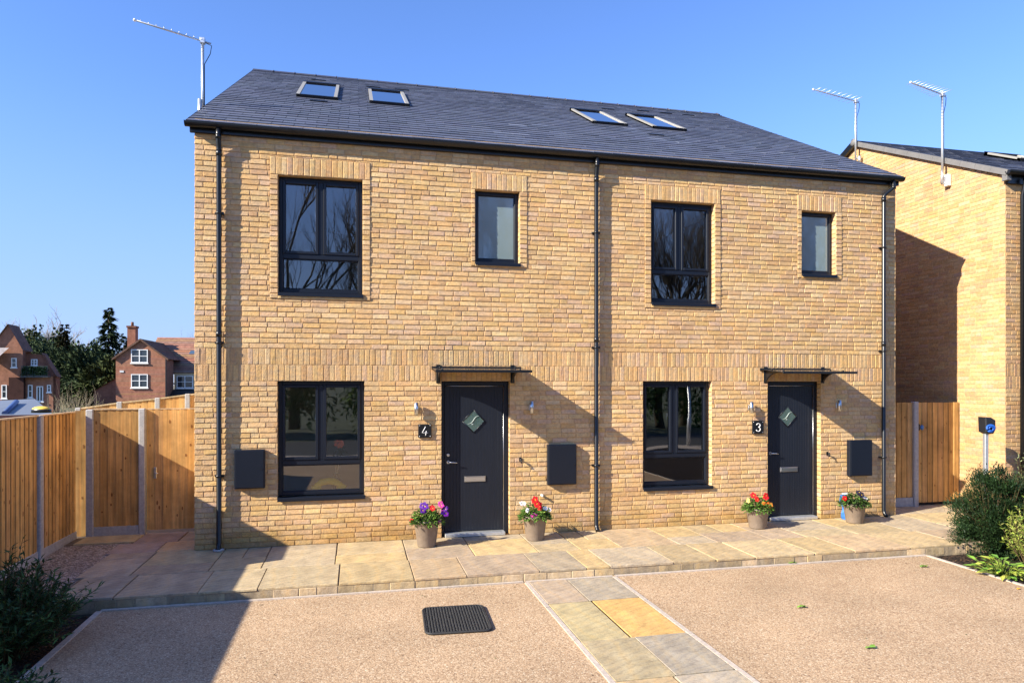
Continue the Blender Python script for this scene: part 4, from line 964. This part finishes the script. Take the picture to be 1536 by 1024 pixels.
lf, tw = MB(), MB(); sprigs(lf, tw, (-.1,0,0), 110, .42, .42, 22, .065, .022, [(.05,.10,.025),(.07,.13,.03),(.03,.06,.02)]); lf.build('foliage', M['leaf'], t); tw.build('stems', M['bark'], t)
t = thing('yew_bush', 'dense dark evergreen bush at the corner of the patio and bed', 'bush', (11.05,-2.0,DZ-.03))
lf, tw = MB(), MB(); YW = [(.015,.036,.010),(.012,.028,.009),(.022,.046,.012),(.013,.032,.012)]
sprigs(lf, tw, (0,0,.15), 240, 1.10, .44, 34, .042, .015, YW); foliage(lf, (0,0,.36), (.66,.62,.44), 24000, .042, .017, YW, .2, .6, 130, .2); foliage(lf, (-.10,-.06,.20), (.60,.58,.24), 9000, .042, .017, YW, .3, .5, 60, .2); foliage(lf, (.03,0,.76), (.46,.44,.40), 17000, .042, .016, YW, .2, .9, 90, .2)
for k in range(9): th = U(0,6.28); tw.tube([(0,0,0),(.2*math.cos(th),.2*math.sin(th),.35),(.4*math.cos(th),.4*math.sin(th),.8)], [.02,.012,.004], 5, (.08,.05,.03))
lf.build('foliage', M['leaf'], t); tw.build('stems', M['bark'], t)
q = on(1515, 866, 2, DZ); t = thing('leafy_plant', 'low plant with broad yellow-green leaves on the dark soil', 'plant', (q.x+.03, q.y+.12, DZ-.03))
lf, tw = MB(), MB(); LC = [(.26,.36,.05),(.17,.29,.04),(.34,.40,.07),(.10,.19,.03)]
for _ in range(130):
    th = U(0,6.28); rr = U(.02,.30); hh = U(.05,.24)*(1-rr*1.2); p = V((rr*math.cos(th),rr*math.sin(th),hh)); tw.tube([(0,0,0), p*.6, p], .003, 4, (.15,.2,.04))
    lf.leaf(p, V((math.cos(th),math.sin(th),U(-.3,.5))), V((U(-.3,.3),U(-.3,.3),1)), U(.08,.15), U(.04,.07), tuple(v*U(.8,1.15) for v in rnd.choice(LC)), .12)
lf.build('foliage', M['leaf'], t); tw.build('stems', M['bark'], t)
q = at(1540, 795, 8.9); t = thing('golden_shrub', 'yellow-green feathery shrub in front of the dark evergreen bush', 'shrub', (q.x+.1, q.y, DZ-.03))
lf, tw = MB(), MB(); sprigs(lf, tw, (0,0,0), 70, .85, .30, 26, .06, .018, [(.24,.30,.045),(.17,.25,.04),(.30,.30,.08)]); lf.build('foliage', M['leaf'], t); tw.build('stems', M['bark'], t)
q = at(1535, 720, 11.0); t = thing('grey_shrub', 'loose grey-green shrub behind the evergreen bush, against the next house', 'shrub', (q.x+.15, q.y-.1, DZ-.03))
lf, tw = MB(), MB(); sprigs(lf, tw, (0,0,0), 60, 1.35, .42, 20, .06, .020, [(.16,.20,.09),(.10,.15,.06),(.22,.25,.12)]); lf.build('foliage', M['leaf'], t); tw.build('stems', M['bark'], t)
# leaf litter and bark flakes on the soil: uncountable
b = MB()
for _ in range(900):
    if U(0,1) < .5: x, y = U(9.9,11.6), U(-4.6,-2.1)
    else: x, y = U(-1.6,-.54), U(-6,-2.2)
    if x > 5 and x < 9.86+(y+2)*.026: continue
    c = rnd.choice([(.10,.055,.03),(.16,.09,.045),(.05,.03,.02),(.22,.13,.06),(.07,.045,.03)])
    b.leaf(V((x,y,DZ-.028+U(0,.012))), V((U(-1,1),U(-1,1),U(-.05,.35))), V((0,0,1)), U(.02,.065), U(.012,.03), c)
for _ in range(260):
    x = U(-.4,9.6); y = -2.08-abs(rnd.gauss(0,.25)) if U(0,1) < .45 else U(-6.5,-2.1)
    if 4.08 < x < 5.23: continue
    c = rnd.choice([(.12,.08,.05),(.20,.13,.07),(.10,.12,.04),(.30,.22,.14),(.07,.05,.035)])
    b.leaf(V((x,y,DZ+.003)), V((U(-1,1),U(-1,1),U(0,.25))), V((0,0,1)), U(.010,.032), U(.006,.016), c)
for (u, v) in ((1483,848),(1526,884),(1510,865),(1516,862)):
    p = on(u, v, 2, DZ); b.leaf(V((p.x,p.y,DZ+.005)), V((1,.3,.2)), V((0,0,1)), .06, .045, (.65,.32,.03))
tag(b.build('leaf_litter', M['leaf']), kind='stuff')

# ------------------------------------------------------------ trees
def branch(mb, p, d, L, r, depth, spread=.55, kids=3, upw=.15, sides=4, col=(.10,.085,.07), wob=.18):
    path = [p]; q = p; dd = d.normalized()
    for i in range(3):
        dd = (dd+V((U(-1,1),U(-1,1),U(-.6,1)))*wob*.5+V((0,0,upw*.3))).normalized(); q = q+dd*L/3; path.append(q)
    mb.tube(path, [r, r*.85, r*.7, r*.5], sides if depth > 1 else 3, col, False)
    if depth == 0: return
    for k in range(kids+(1 if U(0,1) < .4 else 0)):
        i = U(.35,1.0); s = path[0]+(path[3]-path[0])*i if k else path[3]
        s = path[min(3, int(i*3)+0)] if k else path[3]
        nd = (dd+V((U(-1,1),U(-1,1),U(-.5,.9)))*spread*1.3+V((0,0,upw))).normalized()
        branch(mb, s, nd, L*U(.55,.8), r*.52, depth-1, spread, kids, upw, sides, col, wob)
def bare_tree(loc, h, label, depth=5, r=None, col=(.11,.095,.08), kids=3, spread=.5, group=None, name='bare_tree'):
    t = thing(name, label, 'tree', loc, group=group); r = r or h*.018
    a = MB(); th = h*.28; a.tube([(0,0,-.3),(0,0,th*.5),(.02*h*.1,0,th)], [r*1.25,r,r*.9], 8, col); a.build('trunk', M['bark'], t)
    b = MB()
    for k in range(4 if kids > 2 else 3): branch(b, V((0,0,th*U(.75,1))), V((U(-1,1),U(-1,1),U(.9,1.8))), h*.26, r*.62, depth-1, spread, kids, .22, 4, col)
    b.build('crown', M['bark'], t); return t
def conifer(loc, h, w, label, cols, n=3200, group=None, thin=1.0):
    t = thing('conifer_tree', label, 'tree', loc, group=group)
    a = MB(); a.tube([(0,0,-.3),(0,0,h*.97)], [h*.022,h*.003], 7, (.07,.05,.035)); a.build('trunk', M['bark'], t)
    b = MB(); lev = int(h*3.4)
    for i in range(lev):
        f_ = i/lev; z = h*(.06+.94*f_); R_ = w*.5*(1-f_)**.85*U(.7,1.12)+.06*h*.1
        for k in range(int(5+5*(1-f_))):
            th = U(0,6.28); rr = R_*U(.5,1.2); tone = U(.6,1.3); z = h*(.06+.94*f_)+U(-.5,.5)*h*.06
            for j in range(int(n/lev/5)):
                s = U(.12,1); p = V((rr*s*math.cos(th), rr*s*math.sin(th), z-rr*.28*s*s+.06*rr))+V((U(-1,1),U(-1,1),U(-.7,.4)))*.20*rr
                c = rnd.choice(cols); kk = tone*U(.7,1.25); b.leaf(p, V((math.cos(th)+U(-.6,.6), math.sin(th)+U(-.6,.6), U(-.6,.15))), V((0,0,1)), h*.042*U(.6,1.3), h*.02, (c[0]*kk,c[1]*kk,c[2]*kk))
    b.build('crown', M['leaf_far'], t); return t
def bushy(loc, r, label, cols, n, L, Wd, name='evergreen_tree', cat='tree', group=None, clumps=40, shell=.35, trunk=True):
    t = thing(name, label, cat, loc, group=group)
    a = MB(); a.tube([(0,0,-.3),(.05,0,r[2]*.5),(0,0,r[2]*1.1)], [r[2]*.06,r[2]*.045,r[2]*.02], 6, (.07,.055,.04))
    for k in range(6): th = U(0,6.28); a.tube([(0,0,r[2]*.45),(r[0]*.3*math.cos(th),r[1]*.3*math.sin(th),r[2]*.9),(r[0]*.6*math.cos(th),r[1]*.6*math.sin(th),r[2]*1.35)], [r[2]*.03,r[2]*.02,r[2]*.008], 5, (.07,.055,.04))
    a.build('trunk', M['bark'], t)
    b = MB(); foliage(b, (0,0,r[2]*1.02), r, n, L, Wd, cols, shell, .2, clumps, .25); b.build('crown', M['leaf_far'], t); return t
GZ = -1.2
def gp(u, d, z=GZ): p = at(u, V0, d); return (p.x, p.y, z)
DKG = [(.040,.060,.030),(.052,.075,.034),(.066,.088,.042),(.032,.048,.025)]
OLV = [(.06,.075,.028),(.075,.09,.035),(.045,.06,.025)]
BGR = 'trees behind the boundary fence'
def topz(v, d): return CZ+(V0-v)/F*d
conifer(gp(163,74), topz(462,74)-GZ, 5.4, 'tall dark conifer standing left of the brick house with a chimney'.replace(' left of',' beside'), DKG, 5200, BGR)
conifer(gp(186,80), topz(500,80)-GZ, 4.2, 'shorter conifer half hidden behind the tall dark one', DKG, 3000, BGR)
conifer(gp(97,78), topz(487,78)-GZ, 4.4, 'bronze-tipped small conifer in front of the big bare tree', [(.05,.045,.02),(.025,.032,.014),(.07,.055,.025)], 3200, BGR)
bare_tree(gp(74,92), topz(452,92)-GZ, 'large bare tree with pale spreading branches rising above the evergreens', 5, .42, (.30,.26,.22), 4, .8, BGR)
lab = ['dense dark evergreen between the balcony house and the bronze conifer', 'dark evergreen below the big bare tree', 'broad dark evergreen below the bronze conifer', 'dark evergreen at the foot of the tall conifer', 'olive evergreen above the sloping garage roof', 'olive green rounded tree near the balcony gable']
for i, (u, d, rx, vt, cols) in enumerate(((48,84,3.2,505,DKG),(78,80,3.4,508,DKG),(112,76,3.2,520,DKG),(142,72,2.8,522,DKG),(168,70,2.6,540,OLV),(36,88,3.0,497,OLV))):
    p = gp(u, d); rz_ = (topz(vt, d)-GZ)/2.05; bushy(p, (rx,rx,rz_), lab[i], cols, 7500, .50, .34, group=BGR, shell=.1, clumps=60)
for (u, d, vt, lb) in ((262,125,484,'distant bare treetops above the tiled roof of the chimney house'),(286,128,486,'distant bare tree behind the tiled roof, next to the buff gable')):
    bare_tree(gp(u, d), topz(vt, d)-GZ, lb, 5, .16, (.20,.18,.16), 3, .5, BGR)
t = thing('bare_shrub', 'pale twiggy leafless shrub just behind the wooden fence', 'shrub', gp(112, 36, -.6)); b = MB()
for k in range(26): branch(b, V((U(-.5,.5),U(-.4,.4),0)), V((U(-.7,.7),U(-.7,.7),1.2)), 1.15, .022, 3, .5, 2, .1, 3, (.30,.25,.17))
b.build('branches', M['bark'], t)
t = thing('yellow_shrub', 'small yellow-green shrub top behind the fence near the brick garage', 'shrub', gp(152, 34, -.4)); lf, tw = MB(), MB()
sprigs(lf, tw, (0,0,0), 60, 1.75, .5, 22, .12, .04, [(.22,.27,.04),(.16,.2,.04)]); lf.build('foliage', M['leaf'], t); tw.build('stems', M['bark'], t)

# ------------------------------------------------------------ the older brick houses behind the fence
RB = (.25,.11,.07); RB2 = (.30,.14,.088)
def rbw(mb, pts, col=RB): mb.face(pts, col)
def win(par, x0, x1, z0, z1, y, cols=2, rws=2, name='window'):
    f = MB(); t = .07; B = lambda a, b_, c, d: f.box(a, b_, y-.09, y-.01, c, d)
    B(x0,x1,z0,z0+t); B(x0,x1,z1-t,z1); B(x0,x0+t,z0+t,z1-t); B(x1-t,x1,z0+t,z1-t)
    for k in range(1, cols): x = x0+(x1-x0)*k/cols; f.box(x-t*.55,x+t*.55,y-.092,y-.01,z0+t,z1-t)
    for k in range(1, rws): z = z0+(z1-z0)*k/rws; f.box(x0+t,x1-t,y-.088,y-.012,z-t*.35,z+t*.35)
    f.box(x0-.06,x1+.06,y-.14,y-.012,z0-.10,z0-.002)
    o = f.build(name, M['white'], par); g = MB(); g.face([(x0+.02,y-.03,z0+.02),(x1-.02,y-.03,z0+.02),(x1-.02,y-.03,z1-.02),(x0+.02,y-.03,z1-.02)]); g.build('pane', M['farglass'], o); return o
M['farglass'] = mat('far_window_glass', (.03,.04,.05), .06, spec=.8)
def pitched(mb, x0, x1, y0, y1, ze, zr, axis, col, th=.12, ov=.25):
    """two roof slopes; axis 'y': the ridge runs along y"""
    c = lambda: tuple(q*U(.85,1.15) for q in col)
    if axis == 'y':
        xm = (x0+x1)/2; sl = (zr-ze)/(xm-x0); n = 14
        for s in (-1,1):
            xe = xm+s*(xm-x0+ov); zz = ze-sl*ov
            for i in range(n):
                a, b_ = i/n, (i+1)/n
                X = lambda f_: xe+(xm-xe)*f_
                Z = lambda f_: zz+(zr-zz)*f_
                mb.face([(X(a),y0-ov,Z(a)+.04),(X(a),y1+ov,Z(a)+.04),(X(b_),y1+ov,Z(b_)),(X(b_),y0-ov,Z(b_))], c())
            mb.face([(xe,y0-ov,zz-.02),(xe,y1+ov,zz-.02),(xm,y1+ov,zr-.05),(xm,y0-ov,zr-.05)], col)
            mb.face([(xe,y0-ov,zz+.04),(xm,y0-ov,zr+.02),(xm,y0-ov,zr-.16),(xe,y0-ov,zz-.14)], (.12,.07,.05))
    else:
        ym = (y0+y1)/2; sl = (zr-ze)/(ym-y0); n = 16
        for s in (-1,1):
            ye = ym+s*(ym-y0+ov); zz = ze-sl*ov
            mb.face([(x0-ov,ye,zz-.02),(x1+ov,ye,zz-.02),(x1+ov,ym,zr-.05),(x0-ov,ym,zr-.05)], col)
            for i in range(n):
                a, b_ = i/n, (i+1)/n
                mb.face([(x0-ov,ye+(ym-ye)*a,zz+(zr-zz)*a+.04),(x1+ov,ye+(ym-ye)*a,zz+(zr-zz)*a+.04),(x1+ov,ye+(ym-ye)*b_,zz+(zr-zz)*b_),(x0-ov,ye+(ym-ye)*b_,zz+(zr-zz)*b_)], c())
D = 62.0; k = D/F
# house with a chimney: local x along the picture, y away, z up, origin below (212, 575)
o = at(212, 575, D); hs = thing('red_brick_house', 'older red brick house with a chimney, white windows and a long tiled roof', 'house', (o.x,o.y,CZ), rz=-TH)
PH = math.atan((768-212)/F); AL = PH*.42; hs.rotation_euler.z = AL-TH; px = lambda u: (u-212)*k/(math.cos(AL)+math.tan(PH)*math.sin(AL)); pz = lambda v: (575-v)*k
b = MB(); x0, x1, ze, za, zb = px(174), px(249), pz(535), pz(508), -6
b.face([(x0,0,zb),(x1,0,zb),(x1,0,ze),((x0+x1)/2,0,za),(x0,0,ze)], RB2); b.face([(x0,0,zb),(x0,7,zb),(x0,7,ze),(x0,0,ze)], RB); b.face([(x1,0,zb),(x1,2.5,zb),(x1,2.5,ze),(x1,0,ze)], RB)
for i in range(26):                                    # courses, as faint relief bands
    z = -2.6+i*.2
    if z < ze: b.face([(x0+.02,-.004,z),(x1-.02,-.004,z),(x1-.02,-.004,z+.09),(x0+.02,-.004,z+.09)], tuple(q*U(.85,1.1) for q in RB2))
b.build('wall', M['redbrick'], hs)
b = MB(); pitched(b, x0, x1, 0, 7, ze, za, 'y', (.26,.135,.085)); b.build('roof', M['tile'], hs)
b = MB(); pitched(b, px(222)-1.2, px(360), 2.6, 12.6, pz(557), pz(497.5), 'x', (.30,.155,.10), ov=.1); b.build('main_roof', M['tile'], hs)
b = MB(); co_ = -1.75; b.box(px(197)+co_,px(210)+co_,4.5,5.3,pz(540),pz(486),RB); b.box(px(196)+co_,px(211)+co_,4.4,5.4,pz(486),pz(483),(.16,.07,.045)); b.lathe([(.14,0),(.12,.4)],8,(px(203)+co_,4.9,pz(483)),(.25,.12,.07)); b.build('chimney', M['redbrick'], hs)
win(hs, px(197), px(222), pz(544), pz(524), 0); win(hs, px(197), px(222), pz(581), pz(561), 0)
b = MB(); b.face([(px(250),2.6,-6),(px(360),2.6,-6),(px(360),2.6,pz(557)),(px(250),2.6,pz(557))], (.50,.40,.25)); b.build('render_wall', M['attr'], hs)
win(hs, px(254), px(280), pz(582), pz(563), 2.6)
b = MB(); b.face([(px(243),.6,pz(596)),(px(360),.6,pz(596)),(px(360),2.6,pz(584)),(px(249),2.6,pz(584))], (.02,.02,.022)); b.build('porch_roof', M['attr'], hs)
b = MB(); b.box(px(248.7),px(250.2),-.12,.0,-6,pz(537),(.01,.01,.012)); b.build('downpipe', M['attr'], hs)
b = MB(); b.face([(px(267),4.1,pz(529)+.0),(px(280),4.1,pz(529)),(px(280),4.9,pz(523)),(px(267),4.9,pz(523))], (.05,.09,.14)); b.v = [(x, y-.15, z+.1) for x, y, z in b.v]; b.build('roof_window', M['attr'], hs)
b = MB(); b.face([(px(132),1.5,-6),(px(174),1.5,-6),(px(174),1.5,pz(562)),(px(132),1.5,pz(586))], RB); b.face([(px(131),1.3,pz(587)),(px(174),1.3,pz(562)),(px(174),5,pz(560)),(px(131),5,pz(585))], (.16,.08,.055)); b.build('side_wing', M['redbrick'], hs)
b = MB(); b.box(px(180),px(186),-.05,.0,pz(558.5),pz(555.5),(.55,.55,.55)); b.build('wall_vent', M['attr'], hs)
# house with a balcony, at the edge of the frame
D = 58.0; k = D/F; o = at(40, 575, D); hs = thing('balcony_house', 'red brick house with a steep gable and a green planted balcony', 'house', (o.x,o.y,CZ), rz=-TH)
PH = math.atan((768-40)/F); AL = PH*.5; hs.rotation_euler.z = AL-TH; px = lambda u: (u-40)*k/(math.cos(AL)+math.tan(PH)*math.sin(AL))
b = MB(); c1 = RB
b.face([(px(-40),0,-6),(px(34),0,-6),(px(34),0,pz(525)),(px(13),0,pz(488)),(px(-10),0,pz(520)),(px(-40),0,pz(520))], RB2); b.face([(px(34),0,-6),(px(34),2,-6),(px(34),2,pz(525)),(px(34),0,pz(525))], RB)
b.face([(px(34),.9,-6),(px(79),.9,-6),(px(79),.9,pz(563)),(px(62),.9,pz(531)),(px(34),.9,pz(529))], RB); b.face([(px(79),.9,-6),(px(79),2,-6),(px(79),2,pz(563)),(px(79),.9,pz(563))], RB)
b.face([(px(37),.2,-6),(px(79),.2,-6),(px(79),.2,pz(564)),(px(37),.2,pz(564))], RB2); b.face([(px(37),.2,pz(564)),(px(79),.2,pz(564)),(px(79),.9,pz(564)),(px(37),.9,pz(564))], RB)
b.build('wall', M['redbrick'], hs)
b = MB(); tc = (.33,.19,.12)
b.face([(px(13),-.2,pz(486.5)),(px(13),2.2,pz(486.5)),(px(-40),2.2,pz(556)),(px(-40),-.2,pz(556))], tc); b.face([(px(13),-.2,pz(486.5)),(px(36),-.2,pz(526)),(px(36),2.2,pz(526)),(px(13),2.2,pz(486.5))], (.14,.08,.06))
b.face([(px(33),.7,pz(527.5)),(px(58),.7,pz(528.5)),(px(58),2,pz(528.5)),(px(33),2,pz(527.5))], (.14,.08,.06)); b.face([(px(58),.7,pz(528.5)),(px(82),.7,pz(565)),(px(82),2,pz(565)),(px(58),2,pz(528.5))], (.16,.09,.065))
b.build('roof', M['tile'], hs)
b = MB(); b.face([(px(-40),-2.2,pz(548)),(px(2),-2.2,pz(548)),(px(15),-.2,pz(522)),(px(-40),-.2,pz(522))], (.30,.27,.26)); b.build('lean_to_roof', M['tile'], hs)
b = MB(); b.box(px(35),px(75),-.55,.18,pz(566),pz(563),(.05,.05,.05)); 
for i in range(15): x = px(36)+i*(px(74)-px(36))/14; b.box(x-.02,x+.02,-.53,-.49,pz(563),pz(549.5),(.03,.05,.04))
b.box(px(35),px(75),-.54,-.48,pz(550),pz(549),(.03,.05,.04)); b.build('balcony', M['attr'], hs)
b = MB()
for _ in range(900): b.leaf(V((U(px(36),px(74)),-.45+U(-.12,.12),U(pz(563),pz(551)))), V((U(-1,1),U(-1,1),U(-.6,1))), V((0,0,1)), .22, .12, rnd.choice([(.012,.035,.016),(.02,.05,.02),(.03,.07,.03)]))
b.build('balcony_plants', M['leaf'], hs)
b = MB(); b.box(px(15),px(37),-.25,.15,-6,pz(566),(.05,.022,.018)); b.build('recess_shade_box', M['redbrick'], hs)  # dark box proud of the wall, its colour standing in for shade
win(hs, px(17.5), px(25.5), pz(551), pz(537), 0, 1, 2); win(hs, px(41), px(51), pz(548), pz(538), .9, 2, 2); win(hs, px(3), px(11), pz(597), pz(577), 0, 1, 2); win(hs, px(41), px(48), pz(596), pz(577), .2, 1, 2); win(hs, px(54), px(64), pz(602), pz(579), .2, 2, 1); win(hs, px(70), px(76), pz(588), pz(577), .2, 1, 2)
# shed with a pale roof
D = 26.0; k = D/F; o = at(35, 575, D); sh = thing('garden_shed', 'low shed with a blue-grey felt roof just beyond the fence', 'shed', (o.x,o.y,CZ), rz=-TH); PH = math.atan((768-35)/F); sh.rotation_euler.z = PH-TH; px = lambda u: (u-35)*k*math.cos(PH)
b = MB(); b.face([(px(-40),0,pz(622)),(px(80),0,pz(622)),(px(54),3.2,pz(600.5)),(px(-40),3.2,pz(604))], (.16,.18,.21)); b.face([(px(-40),-.02,pz(626)),(px(81),-.02,pz(626)),(px(81),-.02,pz(622)),(px(-40),-.02,pz(622))], (.30,.12,.09)); b.build('roof', M['attr'], sh)
b = MB(); b.box(px(-38),px(77),.1,3.1,-4,pz(624),(.14,.07,.05)); b.build('wall', M['attr'], sh)
b = MB(); b.tube([(px(7),.2,pz(619.3)),(px(24),2.2,pz(604))],.10,6,(.05,.09,.22)); b.build('flashing', M['attr'], sh)
q = at(62, 613.5, 24.0); t = thing('yellow_cover', 'rounded yellow cover with a black rim peeping over the fence by the shed', 'cover', (q.x,q.y,q.z), rz=-TH)
b = MB(); b.blob((0,0,0),(.31,.2,.11),14,8,(.70,.46,.06)); b.build('cover_top', M['attr'], t); b = MB(); b.lathe([(.33,-.12),(.33,-.02),(.31,.0)],14,col=(.02,.02,.02),squash=.65); b.build('rim', M['black'], t)

# ------------------------------------------------------------ what the windows reflect, behind the viewer
BT = 'trees across the road'
for i, (x, y, h, s) in enumerate(((2.6,-24,14,'slender bare tree across the road, shorter one mirrored in the upper window of house 4'), (18.6,-25,15,'slender bare tree across the road, shorter one mirrored in the upper window of house 3'), (-1.0,-27,17,'bare tree across the road, reflected in the upper window above the lower toy window'), (10.5,-30,18,'bare tree across the road, reflected in the small frosted window of house 4'), (21.0,-27,17,'bare tree across the road, reflected in the wide upper window of house 3'), (31,-29,18,'bare tree across the road, reflected in the small frosted window of house 3'))):
    bare_tree((x,y,-.25), h, s, 6, .24, (.10,.085,.065), 3, .72, BT)
for i, (x, y, rx, rz_, s) in enumerate(((-7,-25,3,3.4,'dark evergreen across the road at the far end of the row'),(-1.5,-23.5,3.0,3.3,'dark evergreen across the road, mirrored in the toy window'),(4.5,-24.5,3.2,3.0,'dark evergreen across the road, facing the stepping path'),(10,-24,3.0,3.2,'dark evergreen across the road, straight opposite door 3'),(16,-25.5,3.4,3.6,'dark evergreen across the road beyond the lamp post'),(21.5,-25,3.4,3.5,'dark evergreen across the road, mirrored in the lower window of house 3'))):
    bushy((x,y,-.25), (rx,1.8,rz_), s, [(.09,.16,.05),(.14,.24,.07),(.20,.30,.09)], 3600, .34, .16, group=BT)
p = on(975, 620, 1, 17.0); t = thing('lamp_post', 'pale steel lamp post on the pavement, mirrored in the lower window of house 3', 'lamp post', (p.x,-17.0+3.6,-.13))
b = MB(); b.tube([(0,0,0),(0,0,1.1),(0,0,1.15),(0,0,5.2)], [.075,.075,.05,.04], 12); b.build('pole', M['galv'], t); b = MB(); b.tube([(0,0,5.15),(0,.4,5.3),(0,.9,5.32)], [.035,.03,.03], 8); b.bbox(-.09,.09,.8,1.35,5.28,5.36,.02); b.build('lamp_head', M['galv'], t)

# ------------------------------------------------------------ sky, sun, camera
AZ, EL = 70.5, 29.5
to_sun = V((-math.sin(R(AZ))*math.cos(R(EL)), -math.cos(R(AZ))*math.cos(R(EL)), math.sin(R(EL))))
w = bpy.data.worlds.new("World"); sc.world = w; w.use_nodes = True; nt = w.node_tree
s = nt.nodes.new('ShaderNodeTexSky'); s.sky_type = 'NISHITA'; s.sun_disc = False; s.sun_elevation = R(EL); s.sun_rotation = math.atan2(to_sun.x, to_sun.y) % (2*math.pi)
s.air_density = 1.0; s.dust_density = .05; s.ozone_density = 4.0; s.altitude = 800
tn = nt.nodes.new('ShaderNodeMix'); tn.data_type = 'RGBA'; tn.blend_type = 'MULTIPLY'; tn.inputs[0].default_value = 1; tn.inputs[7].default_value = (.70,.80,1.04,1)
nt.links.new(s.outputs[0], tn.inputs[6])
# pale milky blue air low over the horizon
gm = nt.nodes.new('ShaderNodeNewGeometry'); sx = nt.nodes.new('ShaderNodeSeparateXYZ'); nt.links.new(gm.outputs['Incoming'], sx.inputs[0])
mr = nt.nodes.new('ShaderNodeMapRange'); mr.interpolation_type = 'SMOOTHSTEP'; mr.inputs[1].default_value = -.40; mr.inputs[2].default_value = .02; mr.inputs[3].default_value = 0; mr.inputs[4].default_value = .80
nt.links.new(sx.outputs[2], mr.inputs[0])
hz = nt.nodes.new('ShaderNodeMix'); hz.data_type = 'RGBA'; nt.links.new(mr.outputs[0], hz.inputs[0]); nt.links.new(tn.outputs[2], hz.inputs[6]); hz.inputs[7].default_value = (1.20,1.55,2.75,1)
nt.links.new(hz.outputs[2], nt.nodes['Background'].inputs[0]); nt.nodes['Background'].inputs[1].default_value = .12
sd = bpy.data.lights.new('sun', 'SUN'); sd.energy = 4.5; sd.angle = R(.55); sd.color = (1,.92,.77); so = bpy.data.objects.new('sun', sd); COL.objects.link(so)
so.rotation_euler = to_sun.to_track_quat('Z', 'Y').to_euler(); so.location = to_sun*60
cd = bpy.data.cameras.new('camera'); co = bpy.data.objects.new('camera', cd); COL.objects.link(co); sc.camera = co
cd.lens = 24.0; cd.sensor_width = 36.0; cd.shift_y = (V0-512)/1536.0; cd.clip_end = 3000; cd.clip_start = .05
co.location = (CX, CY, CZ); co.rotation_euler = (R(90), 0, -TH)
sc.view_settings.view_transform = 'Standard'; sc.view_settings.look = 'None'; sc.view_settings.exposure = 1.36; sc.view_settings.gamma = 1
